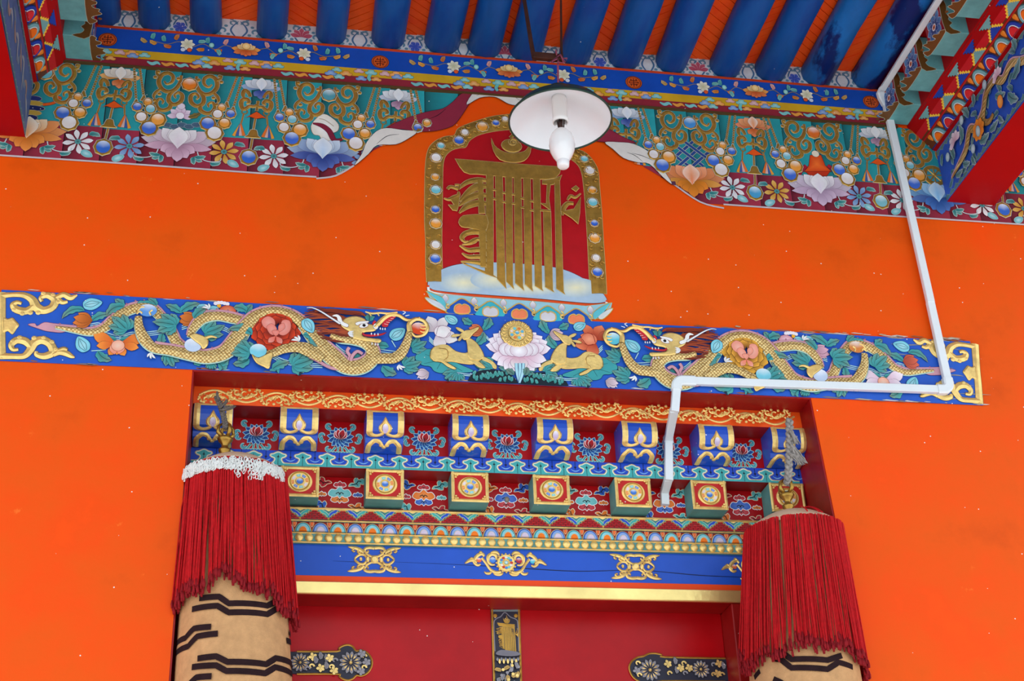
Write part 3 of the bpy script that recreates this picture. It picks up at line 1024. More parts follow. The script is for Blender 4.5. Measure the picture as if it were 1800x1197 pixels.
def jewel_scroll():
    A = Art(.001)
    for sx in (-1, 1):
        A.push(0, 0, 1, 0, sx)
        def rb(pts, w_): A.ribbon(pts, w_, GLD, 'GB', h=.003, out=(150, 104, 30), ow=.0008)
        rb([(.02, -.034), (.040, -.038), (.062, -.026), (.078, -.002), (.094, .020)], [.010, .012, .010, .009, .010])
        rb([(.036, .012), (.038, .030), (.054, .036), (.068, .026), (.068, .006), (.058, -.006), (.044, -.006)], [.008, .012, .013, .014, .012, .009, .006])
        rb([(.024, .034), (.034, .044), (.046, .046), (.058, .042)], [.006, .010, .009, .004])
        rb([(.012, -.040), (.024, -.046), (.040, -.046), (.050, -.042)], [.004, .010, .009, .004])
        rb([(.056, -.034), (.066, -.042), (.078, -.042), (.086, -.036)], [.006, .010, .009, .003])
        rb([(.084, .026), (.092, .036), (.106, .032), (.118, .020), (.124, .002), (.112, -.010), (.100, -.006)], [.008, .012, .013, .013, .012, .010, .006])
        rb([(.090, .036), (.098, .044), (.104, .040)], [.006, .008, .003])
        rb([(.114, .0), (.128, .010), (.142, .008), (.154, .0), (.162, -.004)], [.012, .016, .013, .008, .002])
        rb([(.124, .008), (.134, .018), (.142, .012)], [.008, .007, .003])
        A.jewel((.052, .012), .0125, (70, 130, 214) if sx < 0 else (176, 40, 60), rim=None)
        A.jewel((.106, .010), .0105, (232, 100, 50) if sx < 0 else (80, 190, 206), rim=None)
        A.pop()
    A.d += .001
    A.disc((0, 0), .036, GLD, m='GB', h=.004, inset=.003, n=28)
    for k in range(16):
        a = 2 * PI * k / 16
        A.disc((.038 * math.cos(a), .038 * math.sin(a)), .004, GLD, m='GB', h=.003, inset=.002, n=6)
    A.d += .005
    pc = [(206, 60, 40), (70, 130, 210), (110, 200, 206), (230, 220, 216)]
    for k in range(12):
        a = 2 * PI * k / 12
        A.disc((.021 * math.cos(a), .021 * math.sin(a)), .0062, pc[k % 4], .005, n=8)
    A.ring((0, 0), .009, .014, GLD, 'GB', 16, h=.002)
    A.disc((0, 0), .007, (90, 190, 200), col2=WHT)
    return A
ds, js = double_scroll().local('gilded_double_scroll'), jewel_scroll().local('gilded_jewel_scroll')
for x, z, me in ((-.06, 1.931, js), (.4575, 1.932, ds), (.968, 1.930, js), (1.487, 1.929, ds), (2.0, 1.929, js)):
    o = mesh_obj(me.name.split('.')[0], me, lintel, Vector((x, .3098, z)) - wloc(lintel))
# hairline crack in the lintel board
A = Art(.0012)
A.ribbon([(.52, 1.925), (.8, 1.920), (1.0, 1.913), (1.25, 1.905), (1.5, 1.915), (1.75, 1.900), (1.95, 1.896)], [.0005, .0014, .003, .003, .002, .003, .001], (16, 24, 50))
A.ribbon([(.3, 1.923), (.42, 1.921), (.5, 1.924)], [.0005, .0016, .0005], (16, 24, 50))
face_art(lintel, 'crack', A, .31)

# ================================================================== the painted lintel band with dragons
band = thing('painted_band', 'blue painted lintel band with two gold dragons, deer and a wheel', 'beam', (.985, 0, 2.552))
BX0, BX1, BZ0, BZ1 = -.985, 2.937, 2.553, 2.853
MB().box(BX0, BX1, -.006, -.0005, BZ0, BZ1, .001).build('band_board', mat('band_blue', (34, 88, 188), rough=.4, var=.1, scale=6, bump=.12, bscale=30, specks=.25, wear=.05, wcol=(120, 140, 180)), band)
c1, c2, c3 = tr(0, 490, 4.2857), tr(380, 500, 4.2857), tr(700, 520, 4.2857)
KW = .00052
CX = .9855
mir = lambda p: (2 * CX - p[0], p[1])
RUST, FIN, CLAW, LEAFC, STEM = (150, 58, 28), (206, 150, 160), (240, 238, 232), (66, 164, 164), (176, 218, 222)
GP = (214, 176, 84)
def BA(mirror=False, lift=.0006):
    a = Art(lift, mir if mirror else None)
    a.clip = lambda u, v: BZ0 + .003 < v < BZ1 - .002
    return a
def rib(A, f, pts, col, m='P', out=None, ow=.0016, h=0., n=5, col2=None):
    q = [f(p) for p in pts]
    A.ribbon(q, [p[2] * KW for p in pts] if len(pts[0]) > 2 else 8 * KW, col, m, out, ow, col2, h, n)
def pol(A, f, pts, col, m='P', out=None, sm=3, ow=.0014, col2=None, h=0., inset=0.):
    q = [f(p) for p in pts]
    A.poly(cr(q, sm, True) if sm else q, col, m, out, ow, col2, h, inset)
def lf(A, f, p, deg, L, W, bend=.3, lobes=3, col=LEAFC, tipc=(140, 152, 130)):
    A.wrap()
    A.leaf(f(p), math.radians(deg), L * 1.15 * KW, W * 1.4 * KW, col, tipc, (16, 44, 66), bend, lobes)
def acanthus(A, f, p, deg, L, col=LEAFC):
    A.wrap()
    for d, k in ((58, .62), (-58, .62), (30, .85), (-30, .85), (0, 1.)):
        A.leaf(f(p), math.radians(deg + d), L * k * 1.1 * KW, L * .5 * KW, col, (130, 160, 140), (16, 44, 66), .15, 2)
def stems(A, f, pts, n=3, gap=14):
    for k in range(n):
        rib(A, f, [(x, y + (k - (n - 1) / 2) * gap, 7) for x, y in pts], STEM, out=(30, 74, 120), ow=.0008)
def bud(A, f, p, r, deg, col=(120, 202, 216)):
    A.wrap()
    c = f(p)
    A.push(c[0], c[1], r * KW, math.radians(deg))
    P = cr([(1.25, 0), (.7, .55), (-.1, .8), (-.8, .5), (-.95, 0), (-.8, -.5), (-.1, -.8), (.7, -.55)], 3, True)
    A.poly(P, col, out=(20, 60, 100), ow=.0014, col2=mixc(col, WHT, .4))
    A.ribbon([(-.8, .1), (0, .42), (.9, .1)], .07, shade(col, .55))
    A.ribbon([(-.8, -.1), (0, -.38), (.9, -.05)], .07, shade(col, .55))
    A.ribbon([(-.85, .0), (0, .04), (1.1, .02)], .06, shade(col, .6))
    A.pop()
def bulb(A, f, p, r, deg, col):
    A.wrap()
    c = f(p)
    A.push(c[0], c[1], r * KW, math.radians(deg))
    for a, l, w_ in ((.5, 1.5, .8), (-.5, 1.5, .8), (0.2, 1.75, .9), (-.15, 1.7, .9)):
        A.petal((-.8, 0), a, l, w_, shade(col, .72), mixc(col, WHT, .12), (60, 30, 20), .0012, tip=.9, n=6)
    A.pop()
def claws(A, f, p, deg, s=1.):
    A.wrap()
    c = f(p)
    for d in (-40, -5, 30):
        A.petal(c, math.radians(deg + d), 52 * s * KW, 15 * s * KW, CLAW, WHT, (70, 80, 110), .0010, bend=.7, tip=1.4, n=5)
def peony(A, c, s, dark, midc, lite, ctr):
    A.push(c[0], c[1], s)
    for ring_, (rr, n, L, W, a0) in enumerate(((.44, 14, .56, .46, 0), (.28, 11, .48, .44, .25), (.12, 8, .44, .42, .1))):
        for k in range(n):
            a = a0 + 2 * PI * k / n
            b = (rr * math.cos(a) * .8, rr * .72 * math.sin(a))
            col = (midc, mixc(midc, dark, .35), dark)[ring_]
            A.petal(b, a, L, W, shade(col, .38), mixc(col, lite, .8), shade(dark, .4), .0014, tip=.55, n=5)
    def blob(P, b, t):
        cx = sum(p[0] for p in P) / len(P)
        A.poly(cr(P, 3, True), mixc(b, t, .55), out=shade(b, .6), ow=.0009, col2=t)
    blob([(-.5, .30), (-.30, .48), (-.08, .36), (-.05, .12), (-.22, -.02), (-.42, .06)], ctr, mixc(ctr, WHT, .45))
    blob([(-.32, .06), (-.16, .20), (.02, .02), (-.04, -.22), (-.20, -.20)], ctr, mixc(ctr, WHT, .4))
    blob([(.5, .16), (.42, .36), (.20, .34), (.14, .08), (.02, -.12), (.24, -.24), (.44, -.10)], ctr, mixc(ctr, WHT, .45))
    blob([(.30, .06), (.24, .24), (.08, .12), (.12, -.10)], ctr, mixc(ctr, WHT, .4))
    blob([(-.14, -.10), (0, -.05), (.12, -.12), (0, -.28)], ctr, mixc(ctr, WHT, .35))
    A.petal((0, -.28), -2.3, .36, .2, ctr, mixc(ctr, WHT, .4), shade(ctr, .6), .0008, n=5)
    A.petal((0, -.28), -.9, .36, .2, ctr, mixc(ctr, WHT, .4), shade(ctr, .6), .0008, n=5)
    A.pop()
def foliage(mi):
    """vine leaves, stems, buds and fruit behind and around a dragon"""
    A = BA(mi, .0004)
    stems(A, c1, [(680, 355), (740, 345), (770, 360)], 2)
    stems(A, c1, [(800, 425), (900, 450), (1030, 430), (1200, 410), (1260, 395)], 3)
    stems(A, c1, [(900, 450), (1000, 415), (1100, 440)], 2)
    stems(A, c1, [(1370, 375), (1450, 360), (1660, 375), (1740, 410)], 3)
    stems(A, c1, [(690, 550), (770, 545), (800, 540)], 1)
    stems(A, c2, [(300, 470), (420, 545), (560, 600), (800, 620)], 3)
    stems(A, c2, [(900, 470), (960, 520), (1040, 560)], 3)
    stems(A, c2, [(1200, 500), (1340, 520), (1360, 515)], 2, 18)
    stems(A, c2, [(1320, 430), (1350, 480)], 1)
    stems(A, c3, [(230, 330), (290, 390)], 3)
    stems(A, c3, [(640, 290), (680, 340)], 2)
    stems(A, c3, [(440, 590), (540, 605), (680, 590), (760, 600)], 2, 12)
    A.lo, A.span = A.d, .0016
    for p, d, L, W, b in (((640, 250), 150, 150, 46, 1.0), ((690, 330), 60, 130, 50, -.6), ((920, 230), 95, 80, 50, .6), ((940, 220), 165, 130, 60, .9), ((1180, 215), 110, 80, 40, .5), ((1150, 205), 165, 130, 60, .8), ((1370, 270), 135, 120, 50, .3), ((1360, 265), 60, 140, 56, -.5), ((1460, 310), 75, 110, 56, -.5), ((740, 550), -75, 110, 60, .7)):
        lf(A, c1, p, d, L, W, b)
    acanthus(A, c1, (1270, 575), -75, 110)
    acanthus(A, c1, (1590, 650), -90, 70)
    lf(A, c1, (1520, 650), 190, 60, 40, -1)
    lf(A, c1, (1660, 650), -10, 60, 40, 1)
    lf(A, c1, (1230, 420), -110, 90, 50, .4)
    acanthus(A, c1, (1540, 420), 20, 150)
    lf(A, c2, (230, 215), 130, 90, 60, .6); lf(A, c2, (225, 230), 80, 80, 50, -.3)
    acanthus(A, c2, (570, 620), 15, 170)
    lf(A, c2, (480, 640), 200, 80, 60, .8); lf(A, c2, (420, 650), 50, 120, 60, -.4)
    lf(A, c2, (250, 570), 230, 110, 60, -.5); lf(A, c2, (10, 600), -20, 90, 50, -.8)
    lf(A, c2, (1150, 290), 80, 60, 60, .2); acanthus(A, c2, (1060, 560), 100, 50)
    lf(A, c2, (1300, 480), 160, 120, 60, .4); lf(A, c2, (1250, 620), -60, 110, 70, .5)
    acanthus(A, c3, (100, 400), 20, 120); acanthus(A, c3, (40, 540), 10, 130)
    acanthus(A, c3, (440, 590), 210, 120); acanthus(A, c3, (450, 600), 260, 90)
    lf(A, c3, (580, 370), 30, 110, 60, .5); lf(A, c3, (650, 250), 50, 90, 60, .3); lf(A, c3, (560, 215), 175, 80, 50, -.4)
    acanthus(A, c3, (850, 570), 130, 110); acanthus(A, c3, (690, 560), 160, 110)
    bud(A, c1, (690, 200), 62, 15); bud(A, c1, (625, 508), 62, 120)
    bud(A, c1, (1540, 235), 50, 160); bud(A, c1, (1600, 250), 50, 200)
    bulb(A, c1, (630, 322), 80, 180, (228, 112, 30) if not mi else (226, 90, 60)); bulb(A, c1, (1420, 312), 75, 180, (228, 112, 30) if not mi else (232, 170, 190))
    for k in range(5): A.disc(c1((1625 + 22 * k, 195 - 6 * math.sin(k))), 16 * KW, (236, 226, 230), n=9)
    A.disc(c1((1650, 215)), 16 * KW, (240, 170, 40), n=9)
    A.disc(c1((1715, 252)), 60 * KW, (206, 84, 46) if not mi else (206, 140, 150), 46 * KW, col2=(236, 150, 110) if not mi else (236, 200, 206), out=(110, 30, 20))
    bud(A, c2, (1360, 385), 62, 40)
    bud(A, c3, (400, 190), 48, 150)
    bulb(A, c3, (585, 270), 66, 180, (232, 112, 60) if not mi else (236, 200, 206))
    lf(A, c3, (640, 270), 70, 80, 44, -.4); lf(A, c3, (635, 280), 200, 40, 30, .4)
    # magnolia by the paw
    mc0, mc1 = ((236, 206, 214), WHT) if not mi else ((196, 50, 22), (240, 140, 96))
    for d, L, W in ((115, 150, 100), (60, 160, 80), (150, 140, 80), (-20, 170, 110), (-75, 150, 100), (20, 120, 70)):
        A.petal(c3((285, 285)), math.radians(d), L * KW, W * KW, shade(mc0, .82), mc1, (110, 50, 90) if not mi else (120, 20, 10), .001, tip=.7)
    mc1b = WHT if not mi else (244, 160, 120)
    A.disc(c3((330, 280)), 62 * KW, mixc(mc0, mc1b, .6), 52 * KW, col2=mc1b, out=(150, 90, 120) if not mi else (140, 30, 10))
    A.ribbon([c3(p) for p in ((285, 300), (300, 245), (340, 232))], 5 * KW, shade(mc0, .7))
    A.ribbon([c3(p) for p in ((300, 315), (350, 325), (385, 285))], 5 * KW, shade(mc0, .7))
    bulb(A, c3, (185, 600), 60, 200, (232, 206, 214))
    # orange lotus under the tail
    o0, o1 = ((214, 84, 26), (244, 150, 60)) if not mi else ((214, 170, 190), (244, 232, 236))
    for d, L, W in ((160, 190, 90), (190, 150, 70), (20, 190, 90), (-10, 150, 70), (-60, 110, 60), (-120, 110, 60), (-90, 90, 60)):
        A.petal(c1((890, 500)), math.radians(d), L * KW, W * KW, o0, o1, (90, 40, 20), .001, tip=.6)
    for x in (-38, 38): A.petal(c1((890 + x, 480)), math.radians(-90 - x * .3), 110 * KW, 60 * KW, (246, 190, 160), (240, 140, 110), (150, 60, 30), .001)
    A.disc(c1((890, 515)), 46 * KW, (244, 170, 140), 44 * KW, col2=(248, 206, 180), out=(150, 60, 30))
    lf(A, c1, (900, 475), 20, 90, 50, -.4); lf(A, c1, (880, 470), 165, 90, 50, .4); lf(A, c1, (905, 470), -85, 60, 36, 0)
    return A
def dragon(mi):
    A = BA(mi, .0032)
    tail = [(420, 372, 16), (560, 395, 38), (680, 412, 50), (780, 385, 58), (870, 310, 70), (960, 252, 72), (1060, 225, 72), (1150, 240, 72), (1215, 300, 66), (1265, 360, 66), (1300, 430, 70), (1330, 490, 70), (1390, 545, 80)]
    def scaled(f, pts, fin=1):
        if fin:
            rib(A, f, [(x, y - 10, w_ + 16) for x, y, w_ in pts], FIN, out=(130, 70, 90), ow=.0008)
            for i, q in enumerate(cr([(p[0], p[1], p[2]) for p in pts], 3)):
                if i % 2: A.petal(f((q[0], q[1] - q[2] / 2 - 4)), math.radians(110), 26 * KW, 14 * KW, FIN, (150, 84, 104), n=4)
            rib(A, f, [(x, y + 7, w_ + 6) for x, y, w_ in pts], (182, 216, 196))
        rib(A, f, pts, GLD, 'S', out=(110, 84, 40), ow=.0008, h=.005)
    pol(A, c1, [(215, 355), (262, 346), (282, 366), (335, 338), (400, 345), (480, 356), (540, 385), (470, 412), (400, 408), (345, 400), (300, 386)], FIN, out=(140, 60, 80), col2=(236, 206, 206))
    scaled(c1, tail)
    hind = [(1430, 450, 40), (1460, 380, 60), (1530, 310, 75), (1640, 290, 70), (1760, 310, 74), (1840, 330, 60)]
    scaled(c1, hind)
    A.d += .001
    lo = [c1((1045, 300)) + (46,), c1((1050, 380)) + (62,), c1((1090, 470)) + (80,), c1((1160, 535)) + (72,), c1((1280, 555)) + (75,), c1((1450, 590)) + (90,), c1((1560, 605)) + (98,), c2((60, 530)) + (108,), c2((150, 440)) + (120,), c2((215, 345)) + (108,), c2((300, 255)) + (88,), c2((420, 215)) + (66,), c2((540, 235)) + (70,), c2((640, 300)) + (84,), c2((715, 390)) + (104,), c2((790, 480)) + (122,), c2((880, 565)) + (132,), c2((980, 635)) + (112,), c2((1090, 632)) + (114,), c2((1168, 575)) + (104,), c2((1172, 505)) + (92,), c2((1115, 458)) + (76,), c2((1030, 436)) + (66,), c2((930, 425)) + (60,), c2((860, 400)) + (50,)]
    idf = lambda p: (p[0], p[1])
    A.d += .004
    def up_(q, dz, k): return [(x, z + dz * KW, w_ + k) for x, z, w_ in q]
    rib(A, idf, up_(lo[3:], 10, 18), FIN, out=(130, 70, 90), ow=.0008)
    for i, q in enumerate(cr(lo[4:16], 3)):
        if i % 2: A.petal((q[0], q[1] + (q[2] / 2 + 6) * KW), math.radians(120), 26 * KW, 14 * KW, FIN, (150, 84, 104), n=4)
    rib(A, idf, up_(lo, -8, 6), (182, 216, 196), out=(60, 90, 110), ow=.0008)
    rib(A, idf, lo, GLD, 'S', out=(110, 84, 40), ow=.0008, h=.006)
    # curled pink ends of the fins
    for P in ([(915, 640), (975, 600), (1005, 560), (985, 520), (1000, 490)], [(930, 600), (1000, 620), (1020, 560), (1060, 520), (1100, 540)], [(700, 560), (760, 590), (850, 640), (920, 650), (980, 620)]):
        rib(A, c2, [(x, y, 22) for x, y in P], FIN, out=(120, 60, 80))
    A.d += .001
    scaled(c2, [(1170, 575, 90), (1260, 575, 84), (1340, 570, 84), (1400, 520, 76), (1440, 430, 56), (1460, 350, 46)], 0)
    scaled(c2, [(380, 545, 60), (440, 530, 62), (520, 500, 72), (620, 490, 88), (720, 520, 112), (810, 570, 90)], 0)
    claws(A, c1, (1150, 575), 230); claws(A, c2, (620, 450), 100, 1.1); claws(A, c2, (1375, 620), 265)
    claws(A, c1, (1570, 250), 95)
    # plain gilded paws and what they hold
    def paw(f, P, j, r, col):
        A.d += .0015
        A.jewel(f(j), r * KW, col, r * .9 * KW, rim=None)
        pol(A, f, P, GP, 'GB', out=(110, 80, 30), h=.004, inset=.004)
    paw(c1, [(1430, 450), (1480, 435), (1560, 470), (1565, 520), (1530, 550), (1510, 520), (1470, 490)], (1455, 520), 62, (190, 206, 226))
    rib(A, c1, [(1540, 470, 24), (1590, 455, 20), (1635, 465, 10)], GP, 'GB', h=.004)
    paw(c2, [(270, 550), (320, 575), (420, 530), (410, 600), (395, 655), (355, 640), (300, 610)], (315, 520), 62, (120, 200, 216))
    A.d += .001
    A.jewel(c1((1115, 262)), 66 * KW, (92, 150, 214) if not mi else (214, 130, 60), 52 * KW, rim=None)
    for P in ([(1040, 265), (1060, 240), (1090, 235)], [(1030, 290), (1055, 270), (1075, 285)], [(1140, 300), (1130, 275), (1150, 260)]):
        rib(A, c1, [(x, y, 14) for x, y in P], GP, 'GB', h=.003)
    A.jewel(c2((1518, 355)), 56 * KW, (214, 70, 24) if not mi else (90, 190, 206), 52 * KW, rim=None)
    rib(A, c2, [(1455, 380, 40), (1450, 320, 34), (1500, 285, 30), (1560, 300, 26), (1585, 350, 26), (1560, 400, 22), (1500, 415, 18), (1470, 390, 14)], GP, 'GB', out=(110, 80, 30), h=.005)
    for y in (330, 355, 380): rib(A, c2, [(1580, y, 14), (1550, y + 2, 12), (1530, y - 6, 6)], GP, 'GB', h=.003)
    return A
def dragon_head(mi):
    A = BA(mi, .011)
    import random as _r
    R_ = _r.Random(3)
    # mane
    for k in range(26):
        t = k / 25
        x0, y0 = 960 + 90 * math.sin(t * PI), 262 + 180 * t
        x1, y1 = 640 + 160 * abs(t - .35) + R_.uniform(-20, 20), 205 + 240 * t * (.8 + .2 * R_.random())
        pts = []
        for j in range(6):
            u = j / 5
            pts.append((x0 + (x1 - x0) * u, y0 + (y1 - y0) * u - 26 * math.sin(PI * u) * (1 - t) + 9 * math.sin(7 * u + k), 20 * (1 - u * .75)))
        rib(A, c2, pts, mixc((120, 42, 20), (186, 84, 44), R_.random()), out=(70, 20, 14), ow=.0006, n=3)
    rib(A, c2, [(740, 220, 16), (860, 215, 30), (980, 230, 34), (1080, 235, 26), (1120, 255, 10)], RUST, out=(70, 20, 14))
    for k in range(4): rib(A, c2, [(780, 215 + 6 * k, 4), (900, 212 + 8 * k, 4), (1090, 238 + 6 * k, 4)], (96, 30, 16))
    A.d += .0005
    pol(A, c2, [(935, 318), (955, 285), (1000, 264), (1060, 260), (1115, 280), (1140, 315), (1185, 325), (1205, 352), (1180, 372), (1120, 378), (1095, 395), (1115, 415), (1175, 425), (1235, 432), (1225, 458), (1150, 448), (1080, 440), (1025, 420), (1010, 380), (960, 350)], GP, 'GB', out=(110, 80, 30), h=.004, inset=.005)
    A.d += .0025
    rib(A, c2, [(1190, 345, 34), (1225, 310, 34), (1262, 275, 32), (1310, 252, 28), (1370, 255, 26), (1420, 285, 24), (1470, 290, 20), (1530, 275, 22)], GP, 'GB', out=(110, 80, 30), h=.005)
    pol(A, c2, [(1245, 335), (1262, 295), (1300, 268), (1350, 258), (1330, 285), (1300, 305), (1285, 340)], (196, 40, 50), out=(100, 20, 20))
    for k in range(5): rib(A, c2, [(1262 + 16 * k, 318 - 13 * k, 5), (1290 + 14 * k, 325 - 15 * k, 5)], (240, 180, 170))
    rib(A, c2, [(1120, 228, 10), (1170, 240, 18), (1230, 236, 16), (1290, 240, 18), (1360, 232, 14)], GP, 'GB', h=.003)
    for x in (1150, 1210, 1270): rib(A, c2, [(x, 236, 12), (x + 15, 262, 8)], GP, 'GB', h=.003)
    pol(A, c2, [(1100, 385), (1120, 398), (1180, 400), (1230, 395), (1275, 385), (1240, 405), (1160, 415), (1105, 405)], (196, 36, 50), out=(90, 16, 20))
    for x, y, s_ in ((1165, 405, 1), (1190, 408, 1), (1215, 410, 1.1), (1232, 345, -1), (1250, 348, -1), (1268, 348, -1), (1170, 456, -1.2), (1195, 460, -1.3), (1215, 462, -1.2)):
        A.petal(c2((x, y)), PI / 2 * (1 if s_ > 0 else -1), 22 * abs(s_) * KW, 10 * KW, WHT, WHT, (120, 100, 90), .0006, n=4)
    rib(A, c2, [(1195, 300, 16), (1180, 318, 14), (1195, 335, 14), (1205, 320, 8)], (206, 40, 50), out=(90, 16, 20))
    A.disc(c2((1198, 340)), 18 * KW, WHT, 24 * KW, out=(120, 100, 90))
    # eye, brow, horn, whiskers, beard
    pol(A, c2, [(1075, 345), (1090, 320), (1130, 315), (1140, 335), (1110, 350)], WHT, out=(150, 40, 30))
    A.disc(c2((1110, 332)), 13 * KW, (30, 20, 20), n=9)
    pol(A, c2, [(1045, 318), (1070, 305), (1140, 300), (1135, 312), (1085, 320), (1060, 332)], WHT, out=(140, 90, 60))
    pol(A, c2, [(985, 345), (950, 335), (915, 300), (905, 270), (870, 262), (905, 250), (935, 270), (950, 305), (990, 325)], CLAW, out=(120, 70, 60), col2=WHT)
    rib(A, c2, [(930, 320, 14), (860, 275, 12), (780, 225, 9), (720, 200, 7), (680, 200, 4)], WHT, out=(70, 90, 120))
    for y in (375, 392, 408, 422): A.petal(c2((1035, y)), PI - .35 * (y - 395) / 20, 48 * KW, 18 * KW, WHT, (226, 226, 226), (120, 110, 110), .0006, n=4)
    rib(A, c2, [(1400, 250, 8), (1420, 235, 7), (1400, 225, 5)], CLAW); rib(A, c2, [(1420, 262, 8), (1450, 255, 5)], CLAW)
    bud(A, c2, (690, 330), 58, 300)
    return A
for mi in (False, True):
    foliage(mi).build('vine_leaves', band, -.006)
    db = dragon(mi).build('dragon_body', band, -.006)
    db['label'] = 'gold scaled dragon facing left' if mi else 'gold scaled dragon facing right'
    dragon_head(mi).build('dragon_head', band, -.006).parent = db
    A = BA(False, .0115)
    pc_ = c2((450, 355))
    if mi: pc_ = mir(pc_)
    if mi: peony(A, pc_, .112, (206, 96, 16), (238, 150, 30), (250, 190, 70), (236, 120, 90))
    else: peony(A, pc_, .112, (150, 14, 12), (206, 34, 12), (240, 76, 26), (226, 96, 76))
    A.build('peony', band, -.006)['label'] = 'orange peony' if mi else 'red peony'
    A = BA(mi, .012)
    acanthus(A, c1, (960, 405), 130, 150)
    acanthus(A, c1, (1330, 370), 165, 160)
    lf(A, c1, (1770, 560), 95, 130, 90, -.7); lf(A, c1, (1750, 570), 170, 90, 50, .4)
    acanthus(A, c2, (255, 540), 145, 150)
    lf(A, c2, (270, 400), 120, 160, 60, .9)
    lf(A, c2, (650, 400), 20, 110, 50, -1.2); lf(A, c2, (730, 400), -100, 90, 50, .6)
    A.build('front_leaves', band, -.006)
# deer
def deer(mi):
    A = BA(mi, .0035)
    # lotus-leaf seats
    pol(A, c3, [(125, 480), (160, 430), (240, 410), (330, 450), (450, 520), (560, 570), (520, 585), (430, 580), (380, 560), (330, 590), (270, 575), (240, 540), (180, 530)], (60, 156, 158), out=(16, 44, 66), col2=(90, 176, 172))
    for q in ((200, 450), (260, 440), (190, 520), (290, 560), (400, 570), (480, 575)): rib(A, c3, [(330, 490, 4), q + (3,)], (30, 90, 96))
    pol(A, c3, [(580, 520), (620, 480), (680, 470), (715, 490), (700, 530), (730, 555), (640, 562), (590, 550)], (60, 156, 158), out=(16, 44, 66), col2=(90, 176, 172))
    for q in ((620, 495), (680, 480), (710, 510)): rib(A, c3, [(600, 540, 4), q + (3,)], (30, 90, 96))
    D = dict(m='GB', out=(116, 84, 30), h=.003, inset=.0026)
    pol(A, c3, [(620, 460), (690, 490), (735, 530), (735, 558), (712, 552), (690, 520), (630, 495)], GP, **D)
    pol(A, c3, [(238, 450), (255, 405), (310, 378), (370, 380), (430, 425), (500, 440), (560, 425), (640, 460), (610, 500), (560, 525), (480, 520), (400, 505), (320, 510), (250, 490)], GP, **D)
    A.d += .0025
    pol(A, c3, [(240, 440), (270, 395), (340, 395), (380, 450), (350, 500), (390, 530), (430, 555), (420, 565), (370, 545), (320, 510), (260, 500)], GP, **D)
    pol(A, c3, [(520, 500), (590, 500), (640, 535), (650, 555), (610, 552), (570, 525)], GP, **D)
    pol(A, c3, [(505, 330), (545, 335), (590, 370), (630, 430), (640, 475), (590, 500), (530, 480), (520, 420), (515, 370)], GP, **D)
    A.d += .0022
    pol(A, c3, [(462, 305), (500, 275), (540, 270), (600, 248), (596, 268), (560, 300), (530, 335), (490, 345)], GP, **D)
    A.d += .0025
    for P in ([(478, 290), (445, 275), (430, 255), (455, 258), (490, 280)], [(470, 310), (430, 325), (395, 322), (420, 305)], [(480, 325), (460, 355), (445, 350), (465, 320)]):
        pol(A, c3, P, GP, 'GB', out=(116, 84, 30))
    A.disc(c3((520, 290)), 7 * KW, (40, 20, 10), n=8)
    rib(A, c3, [(300, 410, 4), (360, 420, 4), (370, 470, 4), (340, 500, 3)], (140, 100, 40))
    return A
for mi in (False, True): deer(mi).build('deer', band, -.006)['label'] = 'gilded deer lying to the right of the wheel' if mi else 'gilded deer lying to the left of the wheel'
# middle lotus and wheel
A = BA(False, .003)
for sx in (-1, 1):
    A.push(CX, 0, 1, 0, sx).push(-CX, 0)
    pol(A, c3, [(525, 640), (560, 595), (640, 570), (760, 570), (850, 610), (895, 660), (880, 672), (700, 665), (540, 655)], (14, 30, 40))
    for i in range(22):
        x = 560 + 300 * ((i * .37) % 1); y = 600 + 58 * ((i * .61) % 1)
        A.leaf(c3((x, y + 6)), math.radians(60 + 60 * ((i * .29) % 1)), 46 * KW, 26 * KW, (70, 168, 160), (120, 190, 176), (14, 40, 50), 0, 2, vein=False)
    A.pop().pop()
for x, dx in ((885, -12), (912, 0), (938, 12)):
    rib(A, c3, [(x, 520, 20), (x - dx * .4, 590, 20), (908, 668, 14)], (170, 216, 226), out=(20, 60, 110))
for q, d in (((868, 610), 125), ((945, 612), 55)): lf(A, c3, q, d, 66, 42, .3, 3, (90, 140, 130))
A.build('lotus_stem', band, -.006)
A = BA(False, .0035)
LC = c3((903, 440))
wc = (c3((888, 300))[0], c3((888, 300))[1])
for rows, (L, W, n, y0, a0, a1) in enumerate(((255, 100, 13, -40, 172, 8), (215, 96, 9, -30, 165, 15), (150, 90, 7, 0, 168, 12))):
    for k in range(n):
        a = math.radians(a0 + (a1 - a0) * k / (n - 1))
        b = (LC[0], LC[1] + y0 * KW * -1 - 20 * KW)
        A.petal(b, a, L * KW * (1 - .25 * abs(math.sin(a)) ** 2), W * KW, (206, 130, 156), (242, 238, 240), (120, 70, 110), .0010, tip=.55, n=7)
for k in range(9):
    a = math.radians(195 + 150 * k / 8)
    A.petal((LC[0], LC[1]), a, (235 - 60 * abs(math.sin(a))) * KW, 90 * KW, (212, 146, 168), (244, 240, 242), (120, 70, 110), .0010, tip=.55, n=7)
for d in (-90, -70, -110): A.petal((LC[0], LC[1] - 10 * KW), math.radians(d), 130 * KW, 80 * KW, (206, 140, 160), WHT, (120, 70, 110), .001, tip=.6)
for x, r in ((-95, 56), (95, 56), (-48, 62), (48, 62), (0, 68)):
    q = c3((903 + x, 425 + abs(x) * -.10))
    A.disc(q, r * KW, (222, 206, 212), 56 * KW, col2=(250, 248, 248), out=(170, 110, 140), n=12)
A.build('white_lotus', band, -.006)
A = BA(False, .007)
n = 36
def wpt(r, k): return (wc[0] + r * KW * math.cos(2 * PI * k / n), wc[1] + r * .94 * KW * math.sin(2 * PI * k / n))
A.poly([wpt(126 - (5 if k % 2 else 0), k) for k in range(n)], GP, 'GB', out=(116, 84, 30), h=.005, inset=.004)
A.d += .006
